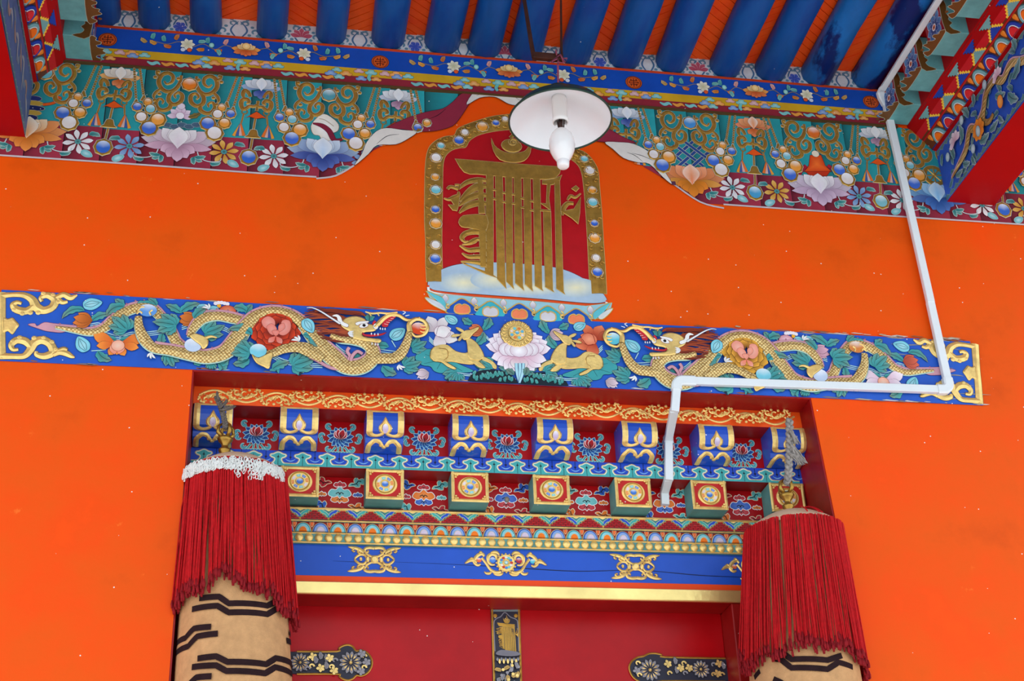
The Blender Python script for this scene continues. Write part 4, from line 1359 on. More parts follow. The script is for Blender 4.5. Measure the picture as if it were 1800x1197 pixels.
for k in range(22):
    a = 2 * PI * k / 22
    A.petal((wc[0] + 78 * KW * math.cos(a), wc[1] + 74 * KW * math.sin(a)), a, 40 * KW, 16 * KW, GP, GP, (130, 94, 36), .0008, m='GB', n=4, h=.003)
A.disc(wc, 66 * KW, (206, 160, 70), m='GB', out=(130, 94, 36), n=24)
for k in range(8):
    a = 2 * PI * (k + .5) / 8
    A.disc((wc[0] + 44 * KW * math.cos(a), wc[1] + 42 * KW * math.sin(a)), 13 * KW, ((96, 176, 206), (226, 130, 60), (120, 200, 206), (230, 210, 200))[k % 4], n=7)
for k in range(4):
    a = PI * k / 4
    A.ribbon([(wc[0] - 66 * KW * math.cos(a), wc[1] - 62 * KW * math.sin(a)), (wc[0] + 66 * KW * math.cos(a), wc[1] + 62 * KW * math.sin(a))], 8 * KW, GP, 'GB', h=.002)
A.disc(wc, 24 * KW, GP, m='GB', h=.003, inset=.003)
A.d += .004
A.jewel(wc, 15 * KW, (80, 170, 206), rim=None)
A.build('wheel', band, -.006)
# gilded end scrolls
def end_scroll(mi):
    A = BA(mi, .0012)
    D = dict(m='GB', out=(120, 86, 30), h=.004)
    def g(pts): rib(A, c1, [(x, y, w_ * 1.22) for x, y, w_ in pts], GP, **D)
    g([(10, 110, 50), (12, 300, 46), (10, 450, 46), (12, 610, 50)])
    pol(A, c1, [(20, 300), (60, 310), (95, 300), (120, 325), (145, 355), (125, 385), (95, 425), (60, 400), (20, 410)], GP, 'GB', out=(120, 86, 30), h=.005, inset=.006)
    g([(5, 135, 40), (90, 128, 30), (180, 130, 36), (245, 165, 46), (275, 220, 56), (330, 245, 50), (395, 220, 46), (415, 165, 46), (360, 132, 40), (310, 150, 26), (318, 180, 18)])
    g([(255, 210, 30), (200, 250, 46), (130, 240, 46), (100, 205, 34), (130, 185, 26), (165, 195, 18)])
    g([(420, 150, 30), (480, 128, 34), (530, 150, 36), (560, 140, 24), (582, 130, 10)]); g([(440, 160, 26), (470, 185, 28), (510, 180, 18)])
    for q in ((330, 118), (400, 130), (440, 180), (230, 262), (170, 268), (110, 240), (290, 262)): A.disc(c1(q), 20 * KW, GP, m='GB', h=.004, inset=.005, n=9)
    g([(5, 590, 40), (100, 592, 34), (180, 590, 36), (225, 550, 44), (260, 490, 52), (320, 470, 50), (380, 500, 46), (400, 560, 46), (340, 590, 42), (280, 580, 28), (275, 555, 18)])
    g([(240, 530, 30), (195, 480, 46), (130, 470, 44), (88, 505, 34), (100, 540, 24), (140, 540, 18)])
    g([(400, 580, 30), (450, 560, 36), (500, 570, 36), (540, 592, 24), (565, 600, 8)]); g([(430, 555, 24), (480, 535, 24), (510, 545, 16)])
    for q in ((260, 455), (330, 455), (390, 485), (150, 452), (100, 480), (420, 540)): A.disc(c1(q), 20 * KW, GP, m='GB', h=.004, inset=.005, n=9)
    return A
for mi in (False, True): end_scroll(mi).build('gilded_end_scroll', band, -.006)

# chipped paint and plaster along the edges of the band
A = Art(.0004)
R_ = random.Random(11)
for k in range(90):
    x = R_.uniform(BX0, BX1) if k < 55 else R_.uniform(2.1, 2.93)
    z = (BZ1 + R_.uniform(-.004, .012)) if k % 3 else (BZ0 + R_.uniform(-.002, .004))
    if XL < x < XR and z < 2.6: z = BZ0 + .004
    L, H = R_.uniform(.006, .045), R_.uniform(.0015, .0045)
    c_ = ((176, 158, 128), (196, 190, 180), (150, 84, 50), (120, 110, 110))[k % 4]
    A.poly([(x - L, z), (x - L * .4, z - H * .7), (x + L * .5, z - H), (x + L, z + H * .1), (x + L * .2, z + H * .5), (x - L * .4, z + H)], c_)
    A.d = .0004 + .00004 * (k % 9)
for k in range(16):
    x0, z0 = R_.uniform(2.45, 2.85), R_.uniform(2.57, 2.84)
    A.ribbon([(x0, z0), (x0 + .06, z0 + R_.uniform(-.004, .004)), (x0 + R_.uniform(.08, .16), z0 + R_.uniform(-.008, .008))], [.001, .005, .001], (126, 132, 146) if k % 2 else (150, 140, 120))
o = A.build('chipped_paint', band, -.0062)
o['kind'] = 'stuff'

# ================================================================== emblem plaque above the band
c5 = tr(700, 180, 2.85)
K5 = .00079
plaque = thing('emblem_plaque', 'arched gold-framed red plaque with a gilded monogram on a lotus seat', 'plaque', (1.0, 0, 2.86))
D5 = dict(m='G', out=(206, 180, 120), ow=.0012)
def q5(pts): return [c5(p) for p in pts]
OUT5 = [(142, 900), (137, 800), (137, 700), (132, 600), (132, 500), (133, 400), (137, 300), (152, 232), (185, 195), (235, 172), (280, 165), (300, 132), (360, 105), (450, 76), (520, 64), (590, 60), (680, 70), (760, 98), (830, 138), (868, 186), (885, 232), (930, 248), (970, 285), (1000, 340), (1008, 420), (1020, 560), (1028, 700), (1038, 850), (1044, 960)]
IN5 = [(222, 900), (220, 800), (218, 700), (219, 600), (221, 500), (222, 400), (225, 312), (238, 268), (270, 240), (310, 229), (338, 225), (358, 192), (400, 166), (460, 150), (520, 141), (580, 139), (650, 148), (715, 176), (765, 215), (800, 250), (822, 275), (860, 284), (900, 316), (920, 362), (930, 440), (940, 560), (948, 700), (955, 850), (962, 960)]
OUTP, INP = cr(OUT5, 4), cr(IN5, 4)
A = Art(.0006)
A.poly(q5(INP), (178, 14, 20))
A.build('red_field', plaque, -.0005)
A = Art(.0014)
wob = [1 + .010 * math.sin(i * 2.1) for i in range(len(OUTP))]
ow_ = offset(q5(OUTP + INP[::-1]), .0016)
A.poly(ow_, (206, 176, 112))
A.strip(q5(OUTP), q5(INP), [GLD] * len(OUTP), 'G', h=.006)
A.d += .003
for i in range(3, len(OUTP) - 2, 2):
    for t, a0 in ((.22, 0), (.78, PI)):
        p = mixc(OUTP[i], INP[i], t)
        c_ = c5(p)
        A.curl(c_, .012, .004, a0 + i, a0 + i + PI * 1.4, (.005, .003), GLD, 'G', h=.003, n=6)
A.build('gilded_frame', plaque, -.0005)
JB, JO, JW, JT = (50, 96, 196), (236, 150, 50), (226, 214, 206), (110, 186, 196)
A = Art(.009)
for x, y, r, c_ in ((533, 90, 15, JW), (487, 110, 17, JB), (420, 128, 27, JO), (332, 157, 18, JW), (303, 197, 25, JB), (212, 224, 18, JT), (188, 284, 25, JW), (184, 380, 18, JO), (187, 445, 25, JT), (185, 543, 20, JB), (187, 613, 26, JO), (186, 720, 22, JW), (184, 790, 25, JB), (930, 290, 19, JT), (957, 348, 25, JW), (970, 445, 19, JO), (972, 507, 25, JT), (980, 612, 18, JB), (982, 686, 25, JO), (988, 785, 19, JW), (995, 857, 25, JB), (640, 100, 24, JT), (720, 130, 18, JB), (800, 170, 24, JO), (850, 225, 18, JW)):
    A = Art(.009)
    A.jewel(c5((x, y)), r * K5, c_, r * K5 * .98, rim='G', rimw=.22)
    A.build('jewel', plaque, -.0005)
# cushion the letters stand on
A = Art(.0022)
cush = cr([(148, 905), (165, 868), (250, 826), (340, 808), (460, 803), (640, 812), (800, 832), (905, 872), (1000, 935), (1042, 985), (1030, 1002), (940, 1006), (700, 984), (400, 962), (210, 946), (158, 930)], 4, True)
A.poly(q5(cush), (168, 190, 208), out=(40, 30, 60), ow=.0016)
for cx, cy, rx, ry in ((330, 905, 125, 52), (660, 930, 200, 40), (890, 930, 110, 50), (480, 890, 120, 50)):
    P = [(cx + rx * math.cos(2 * PI * k / 20), cy + ry * math.sin(2 * PI * k / 20) + (cx - 600) * .0) for k in range(20)]
    A.poly(q5(P), (170, 192, 206), col2=(236, 228, 186))
low = [(150, 915), (180, 945), (400, 970), (700, 992), (940, 1014), (1030, 1008), (1044, 990)]
A.ribbon(q5([(x, y + 2) for x, y in low]), .008, (222, 76, 30), n=4)
A.ribbon(q5([(x, y + 12) for x, y in low]), .010, (232, 232, 226), out=(50, 60, 90), ow=.001, n=4)
A.build('cushion', plaque, -.0005)
# lotus seat
A = Art(.003)
seat = [(140, 948), (190, 962), (400, 978), (700, 1000), (940, 1022), (1070, 1006), (1060, 1050), (1020, 1085), (900, 1090), (600, 1078), (380, 1064), (220, 1040), (170, 1000)]
A.poly(q5(seat), (150, 196, 206), out=(190, 150, 70), ow=.0015)
A.build('seat_back', plaque, -.0005)
def seat_petal(x, y, w_, h_, c_, ic):
    A = Art(.0042)
    A.poly(cr(q5([(x - w_, y + h_ * .75), (x - w_ * .95, y + .1 * h_), (x - w_ * .5, y - .45 * h_), (x, y - .85 * h_), (x + w_ * .5, y - .45 * h_), (x + w_ * .95, y + .15 * h_), (x + w_, y + h_ * .85)]), 3, True), c_, out=(206, 166, 76), ow=.005, col2=mixc(c_, WHT, .12), h=.003, inset=.004)
    A.d += .0035
    A.poly(cr(q5([(x - w_ * .42, y + h_ * .75), (x - w_ * .5, y + .1 * h_), (x - w_ * .2, y - .18 * h_), (x, y - .02 * h_), (x + w_ * .2, y - .16 * h_), (x + w_ * .52, y + .14 * h_), (x + w_ * .45, y + h_ * .8)]), 3, True), ic, out=(214, 174, 84), ow=.0045, col2=mixc(ic, WHT, .45), h=.002, inset=.003)
    for sx in (-1, 1):
        A.curl(c5((x + sx * w_ * .98, y + .1 * h_)), .013, .004, PI / 2, PI / 2 - sx * 4.2, (.006, .003), GLD, 'GB', h=.003)
    A.build('seat_petal', plaque, -.0005)
def side_petal(P, c_):
    A = Art(.0036)
    A.poly(cr(q5(P), 3, True), c_, out=(206, 166, 76), ow=.003, col2=mixc(c_, WHT, .3), h=.002, inset=.003)
    A.build('seat_petal', plaque, -.0005)
side_petal([(135, 982), (160, 985), (215, 1010), (240, 1045), (215, 1038), (165, 1012)], (206, 210, 214))
side_petal([(142, 950), (190, 966), (225, 985), (246, 1040), (205, 1005)], (96, 190, 200))
side_petal([(1072, 1035), (1040, 1045), (1000, 1075), (1020, 1088), (1055, 1060)], (214, 214, 210))
side_petal([(1060, 1008), (1010, 1030), (975, 1060), (985, 1088), (1030, 1050)], (96, 190, 200))
for x, y, k in ((380, 1000, 0), (527, 1008, 1), (675, 1018, 0), (820, 1032, 1), (963, 1042, 0), (235, 985, 1)):
    A = Art(.0038)
    A.petal(c5((x, y + 24)), PI / 2, 44 * K5 * 1.2, 30 * K5, (160, 150, 170), (236, 232, 232), (206, 166, 76), .002, tip=.9)
    A.build('seat_bud', plaque, -.0005)
for i, (x, y) in enumerate(((318, 1025), (460, 1038), (605, 1050), (748, 1062), (890, 1076))):
    seat_petal(x, y, 68, 44, (30, 84, 176) if i % 2 == 0 else (60, 176, 188), (240, 130, 84) if i % 2 == 0 else (210, 206, 208))
# the monogram
A = Art(.0036)
def monogram(A, cf, kk, ow, hh=.0018):
    dd = dict(m='G', out=(206, 180, 120), ow=ow)
    def qf(pts): return [cf(p) for p in pts]
    def gp(P, sm=0): A.poly(offset(cr(qf(P), sm, True) if sm else qf(P), .0012 * kk / .00079), GLD, h=hh, inset=.0016 * kk / .00079, **dd)
    gp([(287, 287), (420, 297), (560, 309), (700, 319), (814, 326), (806, 358), (785, 382), (735, 388), (708, 387), (560, 378), (395, 362), (360, 362), (330, 352), (308, 325)])
    gp([(442, 366), (474, 370), (474, 868), (496, 882), (440, 862), (330, 812), (312, 802), (400, 838), (436, 850)])
    for (x0, x1, yt, xb0, xb1, yb, tipx, tipy) in ((487, 520, 372, 495, 534, 888, 540, 934), (537, 568, 376, 541, 572, 900, 578, 936), (580, 613, 379, 585, 622, 908, 628, 942), (627, 660, 383, 634, 668, 914, 672, 946), (676, 708, 386, 684, 718, 922, 724, 946), (727, 762, 548, 735, 772, 928, 778, 952), (784, 806, 396, 791, 826, 936, 833, 963)):
        gp([(x0, yt), (x1, yt + 2), (xb1, yb + 14), (tipx, tipy), (xb0 + 2, yb)])
    gp([(722, 396), (780, 388), (816, 370), (806, 396), (784, 400), (776, 414), (760, 416), (752, 480), (760, 542), (712, 508), (742, 512), (746, 414), (722, 412)])
    for (x, y) in ((474, 437), (521, 452), (569, 460), (614, 480), (660, 494)):
        for dy in (0, 46):
            gp([(x - 3, y + dy), (x + 17, y + dy + 3), (x + 17, y + dy + 10), (x - 3, y + dy + 6)])
    gp([(708, 540), (760, 545), (760, 552), (708, 547)])
    def claw(pts): A.ribbon(qf([(p[0], p[1]) for p in pts]), [p[2] * 1.3 * kk for p in pts], GLD, 'G', out=(206, 180, 120), ow=ow, h=hh, n=4)
    claw([(440, 396, 16), (400, 393, 24), (350, 402, 20), (318, 422, 14), (302, 440, 5)])
    claw([(440, 424, 20), (400, 426, 34), (360, 446, 26), (318, 486, 14), (305, 500, 5)])
    claw([(440, 470, 18), (400, 468, 28), (350, 486, 24), (318, 510, 14), (303, 524, 4)])
    claw([(440, 512, 18), (400, 508, 28), (350, 522, 26), (318, 545, 14), (304, 560, 4)])
    gp([(398, 390), (418, 392), (432, 560), (404, 560)])
    gp([(303, 606), (315, 580), (345, 570), (440, 572), (440, 640), (400, 642), (350, 632), (318, 628)], 2)
    claw([(440, 660, 24), (390, 652, 26), (340, 660, 22), (318, 682, 18), (330, 702, 10), (350, 700, 5)])
    claw([(440, 710, 22), (400, 690, 14), (376, 700, 22), (350, 712, 14), (318, 718, 4)])
    claw([(440, 750, 26), (400, 742, 22), (350, 745, 18), (306, 722, 5)])
    claw([(440, 786, 22), (400, 778, 20), (350, 778, 16), (318, 760, 5)])
    claw([(440, 815, 22), (380, 805, 16), (312, 802, 4)])
    gp([(404, 640), (436, 640), (438, 830), (412, 826)])
    # small letters
    claw([(300, 440, 14), (262, 428, 14), (245, 440, 10)]); claw([(282, 420, 8), (304, 420, 10), (302, 440, 10)])
    claw([(228, 486, 5), (250, 492, 12), (278, 484, 22), (300, 470, 14), (300, 452, 6)])
    gp([(262, 492), (304, 478), (300, 520), (292, 548), (272, 545), (252, 520), (280, 520)])
    claw([(822, 572, 5), (824, 540, 18), (846, 512, 18), (876, 512, 14)])
    gp([(816, 552), (880, 540), (912, 480), (906, 560), (898, 612), (868, 585)])
    claw([(845, 495, 5), (862, 475, 14), (885, 482, 10), (912, 462, 4)])
    gp([(868, 438), (888, 424), (902, 436), (888, 452)])
    # moon, sun and flame
    gp([(464, 184), (478, 220), (512, 248), (560, 262), (610, 258), (640, 246), (662, 214), (658, 258), (640, 288), (612, 304), (560, 306), (508, 292), (478, 250)], 2)
    A.disc(cf((566, 224)), 56 * kk, GLD, 44 * kk, m='G', out=(206, 180, 120), h=hh, inset=.004 * kk / .00079)
    A.d += hh
    A.curl(cf((572, 210)), 28 * kk, 5 * kk, 0, 2 * PI * 1.3, (11 * kk, 5 * kk), GLD, 'G', out=(206, 180, 120), h=hh, n=14)
    claw([(560, 186, 14), (575, 166, 12), (562, 150, 8), (575, 132, 3)])
monogram(A, c5, K5, .0012)
A.build('monogram', plaque, -.0005)

# ================================================================== painted valance under the cornice
VB, VT, VM = 3.466, 3.957, 3.637
BND = [at(*p) for p in ((556, 315), (590, 310), (622, 292), (650, 268), (690, 248), (760, 222), (815, 180), (860, 160), (930, 152), (1000, 160), (1050, 200), (1090, 262), (1140, 300), (1180, 322), (1230, 356), (1272, 367))]
def zbot(x):
    if x <= BND[0][0] or x >= BND[-1][0]: return VB
    for a, b in zip(BND, BND[1:]):
        if a[0] <= x <= b[0]: return a[1] + (b[1] - a[1]) * (x - a[0]) / (b[0] - a[0])
    return VB
val = thing('painted_valance', 'turquoise and maroon painted valance of pleats with lotuses and jewel strings under the cornice', 'painted frieze', (1.0, 0, VB))
PW = .1463
pts_x = -1.128 - 6 * .1463
vclip = lambda u, v: v > zbot(u) + .004
xs = [pts_x + PW * k for k in range(46)]
for i, x in enumerate(xs):
    if x > 4.4: break
    x1 = x + PW + .0004
    if min(zbot(x), zbot(x1), zbot((x + x1) / 2)) > VT - .02: continue
    A = Art(0, map3=lambda u, v, d, x=x: (u, -(.0008 + d + .0035 * (u - x) / PW), v))
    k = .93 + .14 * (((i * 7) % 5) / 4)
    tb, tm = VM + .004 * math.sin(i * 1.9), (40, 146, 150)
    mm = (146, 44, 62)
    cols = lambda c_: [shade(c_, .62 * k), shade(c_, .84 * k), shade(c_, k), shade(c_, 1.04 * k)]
    sx = [x, x + PW * .22, x + PW * .55, x1]
    top = [(u, VT) for u in sx]
    midl = [(u, max(tb, zbot(u))) for u in sx]
    bot = [(u, min(max(zbot(u), VB), VT)) for u in sx]
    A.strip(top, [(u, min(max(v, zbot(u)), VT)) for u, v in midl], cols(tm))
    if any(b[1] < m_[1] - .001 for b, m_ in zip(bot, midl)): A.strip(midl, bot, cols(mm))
    A.d += .0003
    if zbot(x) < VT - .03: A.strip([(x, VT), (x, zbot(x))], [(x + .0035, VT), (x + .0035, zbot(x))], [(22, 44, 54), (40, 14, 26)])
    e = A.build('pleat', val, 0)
# side edges of pleats and the pale line along the foot
A = Art(.0052)
foot = [(-2.0, VB), (-1.13, VB), (-.6, VB + .001), (0, VB - .002), (BND[0][0], VB - .001)]
A.ribbon(foot, .008, (196, 186, 186), n=3)
A.ribbon([BND[0], BND[1], BND[2]], .008, (196, 186, 186), n=4)
A.build('pale_edge', val, 0)
A = Art(.0052)
A.ribbon([BND[-3], BND[-2], BND[-1]], .008, (196, 186, 186), n=4)
A.ribbon([(BND[-1][0], VB), (2.6, VB - .001), (3.42, VB + .002), (4.5, VB)], .008, (196, 186, 186), n=3)
A.build('pale_edge', val, 0)
def UZ(x, y): return ((x - 1130) * .000632 - (y - 900) * .00002, (1062 + (x - 1130) * .077 - y) * .000803)
KV = .00066
def VA(x, lift): 
    A = Art(lift)
    A.clip = vclip
    A.push(x, VB)
    return A
LINE = (190, 196, 180)
def vscroll(A, pts, w_): A.ribbon([UZ(*p) for p in pts], [q * 1.2 * KV for q in w_], (150, 112, 50), 'G', out=LINE, ow=.0012, h=.002, n=4)
def top_ornament(x, jc):
    A = VA(x, .0048)
    for s_ in (-1, 1):
        f = (lambda p: p) if s_ < 0 else (lambda p: (2 * 1140 - p[0], p[1] + (2 * 1140 - 2 * p[0]) * .077))
        def S(pts, w_): vscroll(A, [f(p) for p in pts], w_)
        S([(1090, 478), (1085, 530), (1060, 570), (1020, 585), (975, 565), (950, 520), (965, 475), (1005, 462), (1038, 485), (1035, 520), (1005, 535), (985, 515)], [14, 20, 24, 24, 24, 24, 24, 24, 20, 17, 13, 7])
        S([(1060, 570), (1030, 605), (1030, 645), (1065, 668), (1105, 650), (1112, 610), (1085, 590), (1062, 608), (1075, 628)], [20, 22, 24, 24, 24, 22, 18, 13, 7])
        S([(1045, 655), (1040, 690), (1000, 705), (965, 690), (950, 655), (970, 630), (995, 645), (990, 665)], [18, 24, 24, 22, 20, 16, 12, 7])
        S([(960, 490), (935, 470), (925, 445)], [16, 16, 5]); S([(965, 570), (940, 590), (930, 615), (940, 630)], [16, 18, 14, 5])
        for q in ((940, 455), (925, 490), (965, 600), (940, 640), (1075, 500)):
            A.disc(UZ(*f(q)), 13 * KV, (150, 112, 50), m='G', out=LINE, h=.002, inset=.003, n=8)
    A.d = .0085
    A.jewel(UZ(1150, 540), 42 * KV, jc, 36 * KV * 1.2, rimw=.2)
    A.build('scroll_ornament', val, 0)
def big_lotus(x, c_in, c_out, c_low, sym):
    A = VA(x, .0050)
    # vines beside it
    for s_ in (-1, 1):
        A.push(0, 0, 1, 0, s_)
        A.ribbon([UZ(1250, 930 + 12), (UZ(1270, 1000)), UZ(1330, 1030), UZ(1400, 1030), UZ(1410, 1010)], .004, (196, 206, 206), out=(110, 60, 80), ow=.0006)
        A.curl(UZ(1310, 915), 26 * KV, 8 * KV, -2.6, 2.6, .0035, (206, 210, 210), n=8)
        for dg, L, W in ((-60, 60, 34), (-115, 60, 34), (-20, 70, 34)):
            A.leaf(UZ(1240, 1000), math.radians(dg), L * KV, W * KV, (52, 140, 140), (160, 196, 180), (200, 210, 200), .5, 2)
        A.leaf(UZ(1340, 1040), math.radians(-30), 70 * KV, 30 * KV, (52, 140, 140), (160, 196, 180), (200, 210, 200), .7, 2)
        A.pop()
    for (dg, L, W, c_, e) in ((170, 230, 80, shade(c_out, .9), 0), (10, 230, 80, shade(c_out, .9), 0), (150, 215, 84, c_out, 0), (30, 215, 84, c_out, 0), (186, 205, 60, c_low, 0), (-6, 205, 60, c_low, 0)):
        A.petal(UZ(1130, 925), math.radians(dg), L * KV, W * KV, shade(mixc(c_low, c_, .4), .75), mixc(c_, WHT, .3), (90, 50, 70), .0008, tip=.75)
    for dg in (-150, -30, -120, -60, -90):
        A.petal(UZ(1130, 920), math.radians(dg), (120 if dg != -90 else 135) * KV, 72 * KV, shade(c_low, .75), mixc(c_low, c_in, .35), (90, 40, 60), .0008, tip=.6)
    for dg, L, W in ((128, 165, 84), (52, 165, 84), (112, 135, 80), (68, 135, 80)):
        A.petal(UZ(1130, 935), math.radians(dg), L * KV, W * KV, shade(c_out, .82), mixc(c_in, WHT, .25), (110, 80, 90), .0008, tip=.65)
    A.petal(UZ(1128, 952), PI / 2, 138 * KV * 1.2, 118 * KV, mixc(c_out, c_in, .25), mixc(c_in, WHT, .5), (140, 110, 110), .0008, tip=.8, n=10, edge=mixc(c_in, WHT, .8))
    A.build('lotus', val, 0)['label'] = {'vase': 'orange lotus beside the left beam', 'flower': 'pale pink lotus under a small pink flower', 'conch': 'white and blue lotus under the conch', 'knot': 'orange lotus under the blue knot', 'banner': 'white lotus under the orange banner', 'wheel': 'light blue lotus beside the right beam'}[sym]
    A = VA(x, .0044)
    if sym == 'conch':
        A.poly(cr([UZ(*p) for p in ((1060, 790), (1040, 740), (1070, 690), (1120, 660), (1180, 690), (1220, 730), (1215, 770), (1170, 790), (1180, 830), (1160, 860), (1120, 840), (1100, 800))], 3, True), (226, 218, 200), out=(120, 90, 60), col2=WHT)
        A.ribbon([UZ(*p) for p in ((1050, 720), (1110, 735), (1160, 770), (1200, 830), (1260, 820))], [8 * KV, 30 * KV, 34 * KV, 30 * KV, 14 * KV], (130, 34, 54), out=(60, 10, 20))
        A.ribbon([UZ(*p) for p in ((1090, 690), (1130, 700), (1190, 740))], 5 * KV, (170, 150, 120))
    elif sym == 'knot':
        for k in range(-1, 2):
            A.ribbon([UZ(1130 + k * 46 - 90, 760 + k * 46 * .9 + 66), UZ(1130 + k * 46 + 90, 760 + k * 46 * .9 - 66)], 20 * KV, (40, 70, 130), out=(206, 200, 170), ow=.0016)
            A.ribbon([UZ(1130 + k * 46 - 90, 760 - k * 46 * .9 - 66), UZ(1130 + k * 46 + 90, 760 - k * 46 * .9 + 66)], 20 * KV, (40, 70, 130), out=(206, 200, 170), ow=.0016)
        for sx in (-1, 1): A.ribbon([UZ(1130 + sx * 100, 690), UZ(1130 + sx * 150, 720), UZ(1130 + sx * 190, 700), UZ(1130 + sx * 210, 740)], 22 * KV, (226, 120, 36), out=(90, 30, 10))
    elif sym == 'banner':
        A.poly([UZ(*p) for p in ((1090, 690), (1170, 690), (1190, 760), (1230, 800), (1030, 800), (1070, 760))], (214, 66, 20), out=(110, 20, 10), col2=(236, 110, 40))
        A.poly([UZ(*p) for p in ((1040, 800), (1220, 800), (1190, 830), (1070, 830))], (190, 50, 20), out=(110, 20, 10))
        A.disc(UZ(1130, 680), 26 * KV, (226, 214, 190), out=(90, 60, 40))
        for sx in (-1, 1): A.ribbon([UZ(1130 + sx * 80, 760), UZ(1130 + sx * 130, 800), UZ(1130 + sx * 170, 870)], [24 * KV, 26 * KV, 8 * KV], (170, 30, 50), out=(90, 20, 30))
    elif sym == 'vase':
        for k, (r, c_) in enumerate(((44, (40, 50, 110)), (60, (186, 150, 60)), (72, (30, 40, 90)), (58, (186, 150, 60)), (40, (30, 40, 90)))):
            A.disc(UZ(1130, 700 + 30 * k), r * KV, c_, 20 * KV, out=(190, 180, 150), n=14)
        for sx in (-1, 1): A.ribbon([UZ(1130 + sx * 60, 740), UZ(1130 + sx * 120, 730), UZ(1130 + sx * 160, 700), UZ(1130 + sx * 130, 690)], 18 * KV, (226, 90, 30), out=(90, 30, 10))
    elif sym == 'wheel':
        A.disc(UZ(1130, 770), 84 * KV, (150, 112, 50), m='G', out=LINE, n=24, h=.002, inset=.003)
        A.d += .003
        A.disc(UZ(1130, 770), 54 * KV, (60, 140, 150), n=18)
        for k in range(4): A.ribbon([UZ(1130 - 60 * math.cos(PI * k / 4), 770 - 56 * math.sin(PI * k / 4)), UZ(1130 + 60 * math.cos(PI * k / 4), 770 + 56 * math.sin(PI * k / 4))], 10 * KV, (150, 112, 50), 'G', h=.002)
    else:
        for dg in (40, 75, 105, 140, 180, 0):
            A.petal(UZ(1120, 745), math.radians(dg), 80 * KV, 40 * KV, (190, 140, 170), (232, 226, 232), (110, 60, 90), .0008)
        A.disc(UZ(1120, 740), 26 * KV, (232, 226, 230), out=(130, 90, 110), n=10)
        A.disc(UZ(1120, 680), 24 * KV, (216, 206, 216), out=(130, 90, 110), n=10)
        A.leaf(UZ(1170, 750), .2, 90 * KV, 40 * KV, (140, 120, 60), (120, 110, 60), (70, 70, 50), .3)
        for k in range(5): A.disc(UZ(1050 + 45 * k, 800 + 10 * (k % 2)), 30 * KV, (70, 96, 116), 18 * KV, out=(150, 170, 180), n=9)
    A.build('lotus_emblem', val, 0)
DY5 = (224, 150, 30)
